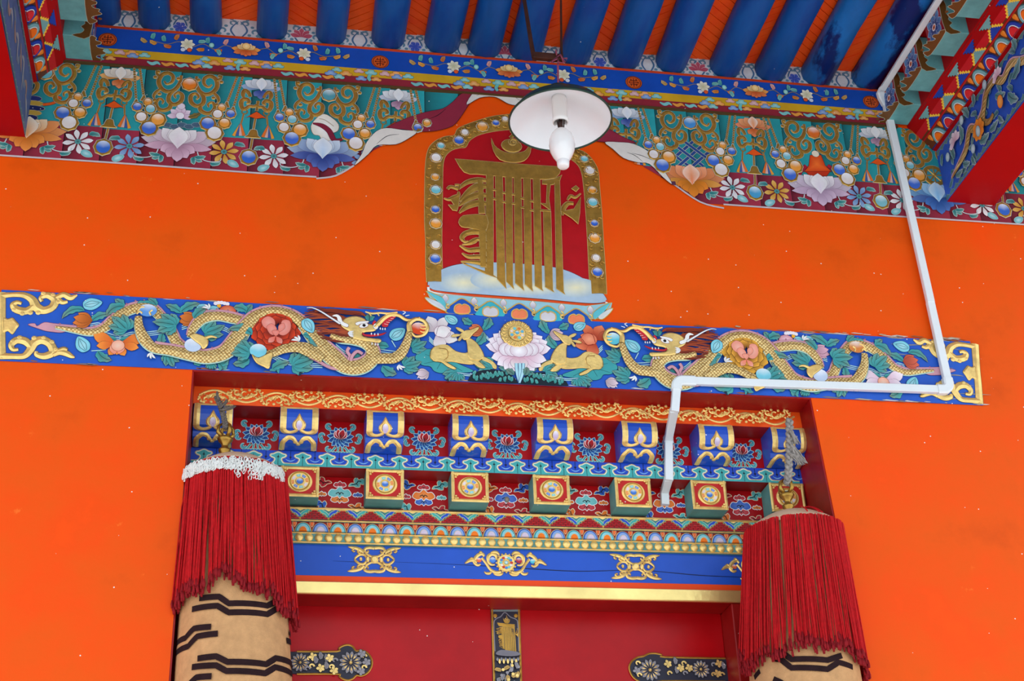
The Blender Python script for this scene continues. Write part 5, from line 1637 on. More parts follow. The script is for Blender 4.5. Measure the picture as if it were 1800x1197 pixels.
def pendant(x, tl, left, right, jc):
    """bell pendant hung between two lotuses; x is the bell's axis"""
    A = VA(x + .285, .0048)
    ox = 683
    # bead strings and jewel clusters
    for s_ in (-1, 1):
        f = (lambda p: p) if s_ < 0 else (lambda p: (2 * ox - p[0], p[1] - (2 * p[0] - 2 * ox) * .077))
        for (p0, p1) in (((545, 405), (490, 600)), ((580, 410), (535, 635))):
            for k in range(15):
                t = k / 14
                A.disc(UZ(*f((p0[0] + (p1[0] - p0[0]) * t, p0[1] + (p1[1] - p0[1]) * t))), 9 * KV, (160, 122, 60), n=6, out=(200, 196, 170), ow=.0008, m='G')
            A.poly([UZ(*f(q)) for q in ((p1[0] - 4, p1[1] - 20), (p1[0] + 6, p1[1] - 20), (p1[0] + 22, p1[1] + 18), (p1[0] - 18, p1[1] + 18))], (150, 112, 50), 'G', out=LINE)
        cl = [(462, 622, 24, JO), (524, 663, 28, JB), (440, 664, 30, JW), (490, 722, 33, JO), (384, 724, 42, JB), (433, 785, 46, JW)]
        if s_ > 0: cl = [(a, b, r, (JB, JO, JB, JT, JW, JO)[(k + 1) % 6]) for k, (a, b, r, _) in enumerate(cl)]
        for a, b, r, c_ in cl:
            A.jewel(UZ(*f((a, b))), r * .92 * KV, mixc(c_, (200, 190, 190), .08), r * 1.0 * KV, rim='G', rimw=.34, out=LINE)
        A.d = .0054
        # scrolling arm, ring and tassel
        def S(pts, w_): vscroll(A, [f(p) for p in pts], w_)
        S([(690, 600), (670, 612), (640, 610), (605, 630), (585, 600), (590, 570), (620, 565), (636, 585), (618, 595)], [14, 18, 20, 22, 24, 24, 24, 18, 8])
        S([(600, 560), (590, 530), (600, 505), (625, 520), (640, 550)], [10, 22, 20, 22, 16])
        A.ring(UZ(*f((612, 645))), 14 * KV, 21 * KV, (160, 122, 60), 'G', 12)
        A.ribbon([UZ(*f((608, 660))), UZ(*f((597, 720)))], 10 * KV, (160, 122, 60), 'G', out=LINE, ow=.0006)
        for k, c_ in enumerate(((226, 150, 50), (60, 90, 150), (206, 170, 160), (220, 110, 40))):
            A.ribbon([UZ(*f((594, 722))), UZ(*f((590 - 34 + 22 * k, 800)))], [8 * KV, 20 * KV], c_, out=(60, 40, 60), ow=.0005)
    if abs(x - 1.0) > .6: A.build('jewel_strings', val, 0)
    else: A.build('jewel_strings', val, 0)['kind'] = 'stuff'
    A = VA(x + .285, .0052)
    # top lotus
    li, lo_, ll = tl
    b = UZ(706, 500)
    for dg, L, W, c_ in ((172, 130, 50, lo_), (8, 130, 50, lo_), (150, 120, 60, li), (30, 120, 60, li), (-90, 80, 50, ll), (-125, 70, 44, ll), (-55, 70, 44, ll), (125, 96, 64, li), (55, 96, 64, li)):
        A.petal(b, math.radians(dg), L * KV, W * KV, shade(c_, .78), mixc(c_, WHT, .35), (90, 60, 80), .0008, tip=.65)
    A.petal(UZ(708, 512), PI / 2, 90 * KV * 1.2, 70 * KV, li, mixc(li, WHT, .6), (130, 110, 120), .0008, tip=.8, n=9, edge=WHT)
    A.build('small_lotus', val, 0)
    A = VA(x + .285, .0050)
    # stem, parasol, bell, drop
    vscroll(A, [(694, 575), (690, 640)], [16, 14])
    A.poly([UZ(*p) for p in ((690, 645), (760, 690), (735, 684), (690, 690), (645, 676), (622, 684))], (224, 84, 24), out=(60, 20, 10), col2=(236, 120, 40))
    A.ribbon([UZ(686, 690), UZ(680, 760)], 12 * KV, (160, 122, 60), 'G', out=LINE)
    A.poly(cr([UZ(*p) for p in ((662, 762), (700, 764), (712, 800), (730, 816), (628, 808), (648, 794))], 2, True), (160, 122, 60), 'G', out=LINE, h=.002, inset=.004)
    A.ribbon([UZ(678, 818), UZ(672, 885)], 12 * KV, (160, 122, 60), 'G', out=LINE)
    A.jewel(UZ(665, 935), 42 * KV, jc, 42 * 1.1 * KV, rim='G', rimw=.34, out=LINE)
    A.build('bell_pendant', val, 0)
    for (px, py, c_) in ((505, 900, left), (825, 930, right)):
        A = VA(x + .285, .0050)
        for k in range(8):
            A.petal(UZ(px, py), 2 * PI * k / 8 + .2, 92 * KV, 34 * KV, shade(c_, .82), mixc(c_, WHT, .35), (80, 40, 60), .0008, tip=.55)
        A.disc(UZ(px, py), 18 * KV, (90, 160, 160), 18 * KV, col2=(40, 90, 90), out=(40, 60, 70), n=10)
        sg = 1 if px < 665 else -1
        A.leaf(UZ(px + 60 * sg, py - 40), math.radians(40 if sg > 0 else 140), 70 * KV, 40 * KV, (60, 140, 140), (170, 190, 180), (170, 196, 190), -.8 * sg, 2)
        bx, by = UZ(px + 62 * sg, py + 74)
        A.push(bx, by, 34 * KV, -.5 * sg)
        A.poly(cr([(1.2, 0), (.4, .6), (-.6, .55), (-1, 0), (-.6, -.55), (.4, -.6)], 3, True), (90, 170, 176), out=(170, 196, 190), col2=(180, 214, 214))
        A.pop()
        A.build('daisy', val, 0)
WO, OO, YO, BO = (232, 226, 226), (236, 120, 50), (226, 110, 40), (96, 140, 196)
big_lotus(-.974, (236, 206, 160), (236, 120, 40), (226, 110, 20), 'vase')
big_lotus(-.384, (232, 226, 224), (214, 186, 200), (206, 150, 176), 'flower')
big_lotus(.203, (196, 210, 226), (150, 180, 214), (36, 60, 150), 'conch')
big_lotus(1.791, (240, 140, 84), (236, 110, 50), (226, 130, 20), 'knot')
big_lotus(2.376, (232, 226, 226), (206, 186, 206), (196, 160, 190), 'banner')
big_lotus(2.93, (140, 190, 226), (90, 160, 214), (40, 80, 160), 'wheel')
big_lotus(3.50, (232, 216, 210), (222, 190, 190), (206, 150, 160), 'flower')
for x, c_ in ((-.96, JT), (-.380, (226, 120, 30)), (.200, (80, 150, 160)), (1.789, (70, 140, 200)), (2.366, (222, 110, 40)), (2.94, JW)): top_ornament(x, c_)
TLO, TLB, TLW = (((236, 222, 200), (236, 150, 50), (226, 100, 30)), ((206, 216, 226), (120, 160, 206), (40, 70, 160)), ((226, 230, 232), (190, 200, 216), (170, 120, 150)))
big_lotus(4.08, (232, 226, 224), (214, 186, 200), (206, 150, 176), 'flower')
pendant(3.79, TLO, WO, BO, (50, 100, 190))
pendant(3.245, TLB, WO, DY5, (50, 100, 190))
pendant(-.668, TLO, WO, BO, (50, 100, 190))
pendant(-.090, TLB, DY5, WO, (50, 100, 190))
pendant(.490, TLW, BO, WO, (50, 100, 190))
pendant(1.500, TLB, WO, DY5, (70, 150, 190))
pendant(2.080, ((240, 130, 60), (236, 100, 40), (226, 90, 20)), WO, DY5, (70, 150, 190))
pendant(2.662, TLW, BO, WO, (120, 180, 186))
# twisted scarf round the arch
c6, c7 = tr(400, 0, 3.52), tr(800, 0, 3.52)
def c67(p): return c6(p)
def scarf(P, col, f, folds=(), tip=None):
    A.poly(cr([f(p) for p in P], 3, True), col, out=(24, 14, 24), ow=.0018, col2=tip)
    for q in folds: A.ribbon([f(p) for p in q], [.001, .003, .001] if len(q) == 3 else .002, (24, 14, 24))
A = Art(.0085)
MAR, SCW = (142, 40, 58), (222, 214, 202)
scarf([(990, 798), (1100, 742), (1230, 700), (1330, 680), (1390, 640), (1440, 592), (1510, 566), (1580, 552), (1640, 545), (1560, 580), (1500, 640), (1440, 730), (1390, 785), (1290, 815), (1190, 820), (1080, 806)], MAR, c6, [[(1240, 745), (1300, 720), (1350, 680)]], shade(MAR, 1.12))
scarf([(785, 1030), (830, 960), (862, 885), (920, 820), (985, 800), (1080, 812), (1168, 822), (1120, 862), (1040, 900), (925, 905), (870, 960)], SCW, c6, [[(920, 900), (985, 850), (1060, 838)]])
scarf([(70, 655), (100, 595), (150, 555), (230, 532), (320, 532), (420, 562), (520, 605), (460, 640), (390, 658), (330, 650), (285, 625), (235, 605), (150, 612)], SCW, c7, [[(130, 600), (260, 560), (400, 600)], [(240, 600), (330, 590), (400, 630)]])
scarf([(500, 600), (620, 620), (760, 690), (860, 760), (960, 812), (1040, 858), (1115, 892), (1010, 890), (920, 885), (850, 875), (760, 830), (640, 720)], MAR, c7, (), shade(MAR, 1.1))
scarf([(925, 888), (1010, 888), (1100, 898), (1200, 950), (1262, 1020), (1300, 1080), (1338, 1145), (1285, 1105), (1200, 1022), (1130, 1012), (1040, 985), (975, 930)], SCW, c7, [[(1060, 950), (1110, 970), (1160, 1010)], [(1090, 955), (1150, 970), (1220, 1000)]])
A.build('scarf', val, 0)

# ================================================================== cornice beam under the rafters
corn = thing('cornice_beam', 'cornice beam striped blue, yellow and maroon with painted vines and clouds', 'beam', (.96, 0, 3.955))
CX0, CX1, CY = -.905, 2.80, -.012
MB().box(CX0, CX1, CY, -.0008, 4.0405, 4.148).build('blue_strip', mat('cornice_blue', (22, 74, 170), var=.12, scale=8, specks=.04, spec=.15), corn)
MB().box(CX0, CX1, CY, -.0008, 3.9975, 4.0402).build('yellow_strip', mat('cornice_yellow', (206, 160, 34), var=.12, scale=8, specks=.03, spec=.15), corn)
MB().box(CX0, CX1, CY, -.0008, 3.9585, 3.9972).build('maroon_strip', mat('cornice_maroon', (142, 40, 52), var=.12, scale=8, specks=.04, spec=.15), corn)
MB().box(CX0, CX1, CY - .004, -.0008, 3.951, 3.9583).build('brown_fillet', mat('brown_fillet_paint', (84, 60, 28), var=.2), corn)
MB().box(CX0, CX1, CY - .005, -.0008, 4.1482, 4.157).build('orange_fillet', mat('red_fillet_paint', (196, 62, 20), var=.2), corn)
def medallion(x):
    A = Art(.0008)
    A.push(x, 4.085)
    A.disc((0, 0), .037, (206, 84, 26), .034, out=(50, 30, 30), ow=.002, n=24)
    A.ring((0, 0), .030, .0325, (60, 20, 16), n=24)
    for (a, b) in (((-.024, 0), (.024, 0)), ((0, -.024), (0, .024)), ((-.018, .010), (.018, .010)), ((-.018, -.010), (.018, -.010)), ((-.012, .010), (-.012, .020)), ((.012, .010), (.012, .020)), ((-.012, -.010), (-.012, -.020)), ((.012, -.010), (.012, -.020)), ((-.02, .004), (-.02, -.004)), ((.02, .004), (.02, -.004))):
        A.ribbon([a, b], .0032, (56, 18, 14))
    A.pop()
    A.build('medallion', corn, CY)
for x in (-.71, .436, 1.568, 2.69): medallion(x)
def vine(xc):
    A = Art(.0006)
    A.push(xc, 4.093)
    for sx in (-1, 1):
        A.push(0, 0, 1, 0, sx)
        A.ribbon([(.05, 0), (.09, .012), (.13, -.014), (.18, .010), (.23, -.012), (.28, .012), (.33, -.006), (.40, .008)], .003, (150, 130, 70))
        cl = ((.085, .014, 60, (232, 160, 150)), (.10, -.012, -50, (222, 110, 40)), (.125, -.016, 200, (110, 190, 180)), (.155, .016, 40, (80, 170, 170)), (.175, -.012, -60, (226, 130, 40)), (.20, .012, 120, (110, 190, 180)), (.29, .018, 60, (214, 120, 50)), (.31, -.014, -40, (222, 110, 40)), (.335, .008, 30, (90, 180, 170)), (.37, -.006, -20, (236, 160, 60)), (.385, .014, 50, (90, 180, 170)), (.41, -.002, -10, (206, 160, 80)))
        for x, y, d, c_ in cl:
            A.leaf((x, y), math.radians(d), .034, .024, c_, mixc(c_, WHT, .35), (30, 20, 50), .8, 2, .0012, vein=False)
        A.disc((.145, .006), .011, (120, 200, 190), .013, out=(20, 60, 70), col2=(190, 226, 216), n=10)
        for k in range(7):
            A.petal((.245, .0), 2 * PI * k / 7 + .4, .032, .018, (196, 190, 150), (238, 234, 214), (50, 50, 60), .0008, n=5)
        A.disc((.235, -.03), .010, (222, 90, 40), n=9, out=(60, 20, 20)); A.disc((.262, -.031), .010, (206, 214, 226), n=9, out=(40, 50, 70))
        A.pop()
    for d, L, W, c_ in ((175, .062, .026, (236, 140, 40)), (5, .062, .026, (236, 140, 40)), (200, .055, .026, (226, 100, 30)), (-20, .055, .026, (226, 100, 30)), (-90, .036, .024, (226, 90, 30)), (-125, .036, .022, (226, 90, 30)), (-55, .036, .022, (226, 90, 30)), (150, .045, .026, (236, 190, 110)), (30, .045, .026, (236, 190, 110)), (120, .040, .026, (240, 206, 140)), (60, .040, .026, (240, 206, 140))):
        A.petal((0, -.008), math.radians(d), L, W, shade(c_, .85), mixc(c_, WHT, .25), (90, 30, 20), .0008, n=5, tip=.7)
    A.disc((0, .012), .017, (240, 190, 110), col2=(246, 222, 160), out=(120, 60, 20))
    A.pop()
    A.build('painted_vine', corn, CY)
for xc in (-.137, 1.002, 2.135): vine(xc)
def cloud(A, x, y, s_, c_):
    A.push(x, y, s_)
    P = cr([(-1, -.2), (-1.05, .25), (-.6, .35), (-.5, .7), (0, .8), (.5, .7), (.6, .35), (1.05, .25), (1, -.2), (.5, -.35), (0, -.2), (-.5, -.35)], 2, True)
    A.poly(P, c_, out=(60, 40, 30), ow=.0011, col2=mixc(c_, WHT, .45))
    A.pop()
def cloud_group(x, v):
    A = Art(.0006)
    A.push(x, 3.998)
    T_, B_, P_, O_ = (110, 186, 180), (100, 140, 196), (206, 150, 150), (226, 140, 40)
    if v == 0:
        A.ribbon([(-.045, .018), (0, .010), (.045, .018)], .012, O_, out=(60, 40, 30), ow=.001)
        cloud(A, -.048, .020, .022, P_); cloud(A, .052, .016, .022, T_); cloud(A, 0, .020, .026, (236, 150, 60)); cloud(A, .004, .008, .022, B_)
    elif v == 1:
        for k, c_ in enumerate((T_, O_, T_, O_)):
            A.ribbon([(-.09 + .058 * k, -.012), (-.07 + .058 * k, -.022), (-.05 + .058 * k, -.014), (-.036 + .058 * k, -.024)], [.006, .016, .014, .004], mixc(c_, WHT, .12), out=(60, 30, 30), ow=.001)
    elif v == 2:
        cloud(A, -.01, .022, .020, T_); cloud(A, -.035, .0, .024, B_); cloud(A, .03, .004, .024, O_); cloud(A, 0, -.016, .022, T_)
    else:
        cloud(A, -.03, .024, .020, P_); cloud(A, .022, .020, .024, T_); A.ribbon([(.02, .016), (.012, -.006), (.02, -.02)], .014, T_, out=(60, 40, 30), ow=.001); cloud(A, -.02, -.016, .022, B_); cloud(A, .045, -.014, .02, O_)
    A.pop()
    A.build('painted_cloud', corn, CY)
k = 0
x = -.85
while x < 2.74:
    cloud_group(x, (2, 3, 0, 1)[k % 4])
    x += (.115, .13, .155, .155)[k % 4]
    k += 1

# ================================================================== scrollwork on the white infill
def infill_panel(x0, x1, kind):
    w_ = x1 - x0
    A = Art(.0004)
    A.push((x0 + x1) / 2, 4.165)
    G, GD = (96, 140, 162), (66, 110, 150)
    n = max(2, int(w_ / .05))
    for sx in (-1, 1):
        A.push(0, 0, 1, 0, sx)
        A.curl((w_ * .24, .028), .022, .006, -1.2, 4.2, (.014, .007), G, n=10)
        A.curl((w_ * .40, .062), .018, .005, .4, 5.2, (.012, .006), G, n=9)
        A.curl((w_ * .10, .072), .018, .005, 3.4, -1.8, (.012, .006), G, n=9)
        A.ribbon([(w_ * .05, .0), (w_ * .12, .03), (w_ * .10, .055), (.004, .085)], [.006, .008, .007, .003], GD)
        A.ribbon([(w_ * .34, .0), (w_ * .40, .02), (w_ * .36, .045)], [.006, .009, .004], G)
        for q in ((.30, .085), (.20, .056), (.44, .035), (.33, .008), (.46, .090), (.12, .095), (.16, .012)):
            A.disc((w_ * q[0], q[1]), .0085, G, .007, n=7)
        A.pop()
    if kind:
        c_ = {1: (36, 70, 176), 2: (168, 58, 84)}[kind]
        for dg in ((90, 130, 50, 165, 15) if kind == 2 else (0, 60, 120, 180, 240, 300)):
            A.petal((.0, .026), math.radians(dg), .05 if kind == 2 else .03, .024, c_, mixc(c_, WHT, .2), (222, 226, 230), .0016, tip=.7)
    A.pop()
    A.build('scroll_panel', infill, -.003)
kinds = [0, 0, 1, 0, 2, 0, 1, 0, 2, 1, 1, 0, 2, 0, 1, 0]
for i, (a, b) in enumerate(zip([-.82] + RX[:-1], RX)):
    infill_panel(a, b, kinds[i])

# ================================================================== the two cross beams that frame the porch bay
MX = .992
def place(name, me, parent, o, u, n):
    """local x -> u, local -y -> n (outwards), local z follows"""
    u, n = Vector(u).normalized(), Vector(n).normalized()
    v = u.cross(-n)
    M_ = Matrix((u, -n, v)).transposed().to_4x4()
    M_.translation = Vector(o) - (wloc(parent) if parent.parent is None else Vector((0, 0, 0)))
    ob = bpy.data.objects.new(name, me)
    COL.objects.link(ob)
    ob.parent = parent
    ob.matrix_local = M_
    return ob
for i_, nm in enumerate(('felt_dark', 'teal_shiny')):
    pass
ARTM += [FELTD]
IDX['F'] = 5
def side_beam(sg):
    X = (lambda x: x) if sg > 0 else (lambda x: 2 * MX - x)
    lab = 'crimson cross beam on the right with dragon frieze, petals and turquoise brackets on its side' if sg > 0 else 'crimson cross beam on the left edge with a weathered blue side'
    t = thing('cross_beam', lab, 'beam', (X(3.08), -.001, 3.56))
    prof = [(2.967, 3.56), (3.195, 3.56), (3.195, 4.268), (2.74, 4.268), (2.74, 4.152), (2.851, 4.152), (2.851, 3.965), (2.857, 3.955), (2.914, 3.89), (2.952, 3.842), (2.967, 3.836)]
    MB().prism([(X(a), b) for a, b in prof], -3.2, -.0012, 'y').build('beam', BEAMRED, t)
    U, N = ((0, -1, 0), (-1, 0, 0)) if sg > 0 else ((0, 1, 0), (1, 0, 0))
    fl = (lambda p: (sg * p[0], p[1]))
    DEPTH = 1.45 if sg > 0 else .9
    wm = 'P' if sg > 0 else 'W'
    # blue dragon side
    A = Art(.0006, fl)
    A.poly([(.001, .001), (3.1, .001), (3.1, .274), (.001, .274)], (40, 84, 184) if sg > 0 else (76, 100, 146), wm)
    k = 0
    while .02 + .045 * k < DEPTH + .6:
        x = .02 + .045 * k
        for y0, s_ in ((.008, 1), (.267, -1)):
            A.push(x, y0, 1, 0, 1)
            A.poly(cr([(-.020, 0), (-.018, .012 * s_), (-.008, .016 * s_), (0, .024 * s_), (.006, .014 * s_), (.016, .012 * s_), (.020, 0)], 2, True), (84, 124, 124), wm, out=(150, 170, 170), ow=.0014)
            A.pop()
        k += 1
    place('painted_side', A.local('painted_side'), t, (X(2.967), -.0015, 3.56), U, N)
    if sg > 0:
        A = Art(.0016, fl)
        def ribs(pts, w_, c_, m='P', out=(30, 30, 50), h=0.): A.ribbon(pts, w_, c_, m, out, .0012, h=h)
        for k in range(46):
            x_, d_ = .05 + 1.4 * ((k * .618) % 1), 360 * ((k * .37) % 1)
            A.wrap()
            A.leaf((x_, .045 + .185 * ((k * .41) % 1)), math.radians(d_), .058, .03, (76, 128, 138), (160, 190, 190), (196, 206, 214), .6, 2, .001)
        S_ = [(.10, .06), (.17, .075), (.26, .10), (.32, .16), (.37, .135), (.45, .16), (.50, .215), (.58, .225), (.64, .18), (.72, .20), (.80, .15), (.9, .12), (1.0, .16)]
        ribs([(x, y + .006) for x, y in S_], [.010, .026] + [.040] * 11, (206, 160, 170))
        ribs(S_, [.006, .020] + [.034] * 11, (170, 128, 56), 'S', h=.003)
        ribs([(.46, .17), (.44, .12), (.48, .09), (.52, .10)], [.03, .03, .026, .02], (170, 128, 56), 'S', h=.003)
        A.d += .003
        for (x, y, d, L, W) in ((.14, .05, -40, .07, .035), (.16, .12, 80, .08, .036), (.22, .06, -60, .07, .034), (.25, .15, 60, .09, .04), (.34, .21, 90, .09, .04), (.38, .06, -40, .09, .045), (.40, .23, 60, .07, .034), (.30, .04, -100, .06, .03), (.47, .05, -30, .08, .04), (.57, .16, -60, .09, .045), (.62, .25, 50, .06, .03), (.66, .10, -80, .10, .05), (.71, .13, 0, .1, .05), (.56, .06, -90, .06, .03), (.78, .22, 70, .07, .04), (.85, .20, 20, .09, .05)):
            A.leaf((x, y), math.radians(d), L, W, (84, 136, 140), (170, 196, 190), (220, 224, 224), .5, 3, .0012)
        for (cx, cy, s_) in ((.20, .185, 1.), (.62, .215, .8), (.86, .09, 1.)):
            for d in (60, 100, 140, 20, 180):
                A.petal((cx, cy), math.radians(d), .055 * s_, .034 * s_, (206, 150, 170), (236, 228, 232), (90, 50, 90), .001, tip=.65)
        for k in range(8):
            A.petal((.40, .105), 2 * PI * k / 8, .052, .036, (206, 90, 16), (238, 150, 40), (90, 40, 20), .001, tip=.55)
        A.disc((.395, .10), .018, (150, 180, 180), .026, col2=(214, 224, 224), out=(60, 70, 80))
        A.disc((.60, .10), .022, (236, 130, 40), .030, out=(120, 50, 20), col2=(246, 180, 90))
        for q in ((.29, .235), (.12, .16), (.33, .055), (.52, .25)):
            A.disc(q, .018, (150, 180, 190), .022, out=(40, 60, 80), col2=(206, 220, 224))
        place('dragon_frieze', A.local('dragon_frieze'), t, (X(2.967), -.0015, 3.56), U, N)
    else:
        A = Art(.0014, fl)
        for k in range(14):
            x = .05 + .055 * k
            A.ribbon([(x, .06 + .12 * ((k * .37) % 1)), (x + .03, .10 + .1 * ((k * .61) % 1)), (x + .08, .12 + .08 * ((k * .23) % 1))], [.006, .03, .008], ((150, 156, 164), (160, 130, 116), (110, 130, 150))[k % 3], 'W')
        place('faded_frieze', A.local('faded_frieze'), t, (X(2.967), -.0015, 3.56), U, N)
    # sloping petal course
    def facet(a, b):
        va = Vector((X(b[0]) - X(a[0]), 0, b[1] - a[1]))
        vl = va.length
        va.normalize()
        n = Vector((-va.z * sg, 0, va.x * sg)) if sg > 0 else Vector((va.z, 0, -va.x))
        return (X(a[0]), -.0015, a[1]), n, vl
    o_, n_, vl = facet((2.952, 3.842), (2.914, 3.89))
    A = Art(.0005, fl)
    A.poly([(0, 0), (3.1, 0), (3.1, vl), (0, vl)], (96, 44, 22))
    A.ribbon([(0, vl - .003), (3.1, vl - .003)], .006, (176, 30, 26))
    A.ribbon([(0, .003), (3.1, .003)], .006, (20, 40, 110))
    place('petal_course', A.local('petal_course'), t, o_, U, n_)
    def pet(k):
        A = Art(.001, fl)
        def half(r, h_): return [(r * math.cos(PI * i / 10), h_ * math.sin(PI * i / 10)) for i in range(11)]
        oc = (116, 168, 172) if k % 2 else (30, 60, 160)
        for r, h_, c_, hh in ((.047, .056, shade(oc, .55), .003), (.044, .053, oc, .006), (.033, .042, (214, 222, 222), .006), (.029, .038, (130, 20, 20) if k % 2 == 0 else (150, 60, 16), .006), (.026, .034, (206, 36, 44) if k % 2 == 0 else (236, 110, 20), .009)):
            A.poly(half(r, h_), c_, h=hh, inset=.003)
            A.d += .0008
        A.d += .008
        A.disc((0, .012), .010, (240, 220, 220) if k % 2 == 0 else (250, 200, 60), .010, n=10)
        return A.local('petal')
    pm = [pet(0), pet(1)]
    A = Art(.001, fl)
    A.poly(cr([(-.008, .054), (-.012, .044), (0, .022), (.012, .044), (.008, .054)], 3, True), (232, 130, 30), out=(140, 70, 20), h=.004, inset=.004)
    dm = A.local('teardrop')
    k = 0
    while .0 + .1025 * k < DEPTH:
        q = Vector(o_) + Vector((0, -(.0 + .1025 * k), 0))
        if k: place('petal', pm[k % 2], t, q, U, n_)
        place('teardrop', dm, t, q + Vector((0, -.051, 0)), U, n_)
        k += 1
    # sloping stepped zigzag course
    o_, n_, vl = facet((2.911, 3.893), (2.857, 3.957))
    A = Art(.0005, fl)
    A.poly([(0, 0), (3.1, 0), (3.1, vl), (0, vl)], (186, 20, 30))
    A.ribbon([(0, .003), (3.1, .003)], .007, (92, 52, 24))
    A.ribbon([(0, vl - .003), (3.1, vl - .003)], .007, (92, 62, 26))
    place('zigzag_course', A.local('zigzag_course'), t, o_, U, n_)
    def stepz(c_, top):
        A = Art(.001, fl)
        n = 5
        st = []
        W_, H_ = (.060, .046) if top else (.052, .040)
        for r in range(n):
            st += [(-W_ * (n - r) / n, H_ * r / n), (-W_ * (n - r) / n, H_ * (r + 1) / n)]
        P = st + [(-a, b) for a, b in st[::-1]]
        if top:
            P = [(a, vl - b) for a, b in P]
            A.poly(P, c_, out=(40, 20, 20), ow=.002)
        else:
            A.poly([(a * 1.12, b * 1.2) for a, b in P], (236, 196, 60))
            A.poly([(a * .86, b * .86) for a, b in P], c_)
        return A.local('step')
    zc = [((24, 60, 160), (110, 160, 160)), ((110, 160, 160), (24, 60, 160))]
    sm = [[stepz(c_, tp) for tp, c_ in enumerate(z)] for z in zc]
    k = 0
    while .14 + .152 * k < DEPTH:
        for tp in (0, 1):
            place('step', sm[k % 2][tp], t, Vector(o_) + Vector((0, -(.138 + .152 * k), 0)), U, n_)
        k += 1
    # bracket blocks with flowers on their ends
    bl = MB().box(-.0535, .0535, -.076, .076, 0, .178, .002).mesh('bracket_block', mat('pale_teal_block', (100, 164, 164), rough=.5, var=.2, scale=14, bump=.1, specks=.04))
    A = Art(.0006, fl)
    A.poly([(-.074, .002), (.074, .002), (.074, .175), (-.074, .175)], (150, 22, 36))
    A.push(0, .024)
    for k in range(8):
        a = 2 * PI * k / 8
        L = .064 if k % 2 == 0 else .074
        A.petal((0, .062), a, L, .036, (20, 40, 120), (96, 150, 190), (226, 226, 232), .0016, tip=.7)
        A.petal((0, .062), a, L * .6, .020, (16, 24, 70), (60, 90, 160), (200, 210, 226), .001, tip=.8)
    A.disc((0, .062), .017, (226, 222, 226), n=12); A.disc((0, .062), .011, (232, 110, 40), n=10); A.disc((0, .062), .005, (40, 20, 20), n=8)
    A.pop()
    fm = A.local('flower_face')
    A = Art(.0006, fl)
    BR = (104, 66, 26)
    A.poly(cr([(-.075, .001), (-.075, .028), (-.062, .036), (-.052, .018), (-.040, .020), (-.030, .040), (-.020, .058), (-.006, .046), (.006, .052), (.012, .030), (.026, .022), (.036, .040), (.050, .042), (.058, .022), (.075, .026), (.075, .001)], 3, True), BR, out=(176, 190, 170), ow=.002)
    for q in ((-.05, .050),): A.disc(q, .008, BR, n=7)
    um = A.local('gilded_cloud')
    A = Art(.0006)
    s2 = 1 if sg > 0 else -1
    A.push(0, 0, 1, 0, s2)
    A.poly(cr([(-.053, .001), (-.053, .176), (-.036, .176), (-.026, .140), (-.034, .100), (-.024, .086), (-.030, .066), (-.016, .050), (-.030, .034), (-.018, .016), (.0, .010), (.012, .001)], 3, True), BR, out=(176, 190, 170), ow=.002)
    A.pop()
    nm_ = A.local('gilded_cloud')
    k = 0
    while .085 + .244 * k < DEPTH:
        y = -(.085 + .244 * k)
        b = mesh_obj('bracket_block', bl, t, Vector((X(2.7985), y, 3.97)) - wloc(t))
        place('flower_face', fm, b, (-.0535 * sg, 0, 0), U, N)
        place('gilded_cloud', um, b, (-.0535 * sg, 0, 0), U, (0, 0, -1))
        place('gilded_cloud', nm_, b, (0, -.076, 0), (1, 0, 0), (0, -1, 0))
        k += 1
    return t
side_beam(1)
side_beam(-1)

# ================================================================== white cable trunking
tk = thing('cable_trunking', 'white plastic cable trunking running along the beam, down the wall and over the band', 'conduit', (2.77, -.02, 2.6))
TW, TT = .0165, .010
def duct(name, a, b, n, w_=TW, th=TT, bev=.002):
    """rectangular duct from a to b whose flat front looks along n"""
    a, b, n = Vector(a), Vector(b), Vector(n).normalized()
    d = (b - a).normalized()
    s_ = d.cross(n).normalized()
    m = MB()
    sec = [s_ * w_ + n * (th - bev), s_ * (w_ - bev) + n * th, -s_ * (w_ - bev) + n * th, -s_ * w_ + n * (th - bev), -s_ * w_ - n * th, s_ * w_ - n * th]
    k = len(sec)
    m.add([a + q for q in sec] + [b + q for q in sec], [(i, (i + 1) % k, k + (i + 1) % k, k + i) for i in range(k)] + [tuple(range(k))[::-1], tuple(range(k, 2 * k))])
    m.build(name, PLASTIC, tk)
def elbow(pts, n, w_=.021, th=.013):
    n = Vector(n).normalized()
    pts = [Vector(p) for p in pts]
    m = MB()
    vs = []
    for i, p in enumerate(pts):
        d = (pts[min(i + 1, len(pts) - 1)] - pts[max(i - 1, 0)]).normalized()
        s_ = d.cross(n).normalized()
        vs += [p + s_ * w_ + n * th * .6, p + s_ * w_ * .7 + n * th, p - s_ * w_ * .7 + n * th, p - s_ * w_ + n * th * .6, p - s_ * w_ - n * th, p + s_ * w_ - n * th]
    L_ = len(pts)
    fs = [(j * 6 + i, j * 6 + (i + 1) % 6, (j + 1) * 6 + (i + 1) % 6, (j + 1) * 6 + i) for j in range(L_ - 1) for i in range(6)] + [(5, 4, 3, 2, 1, 0), tuple((L_ - 1) * 6 + i for i in range(6))]
    m.add(vs, fs)
    m.build('elbow', PLASTIC, tk)
f_ = (0, -1, 0)
zc_ = 4.120
duct('trunking_length', (2.731, -3.1, zc_), (2.731, -.07, zc_), (-.3, 0, -1), .0135)
elbow([(2.731, -.085, zc_), (2.732, -.045, zc_ - .002), (2.740, -.034, zc_ - .02), (2.7545, -.032, zc_ - .06)], (0, -1, -.4), .020, .012)
duct('trunking_length', (2.7545, -.030, zc_ - .045), (2.7795, -.028, 3.02), f_)
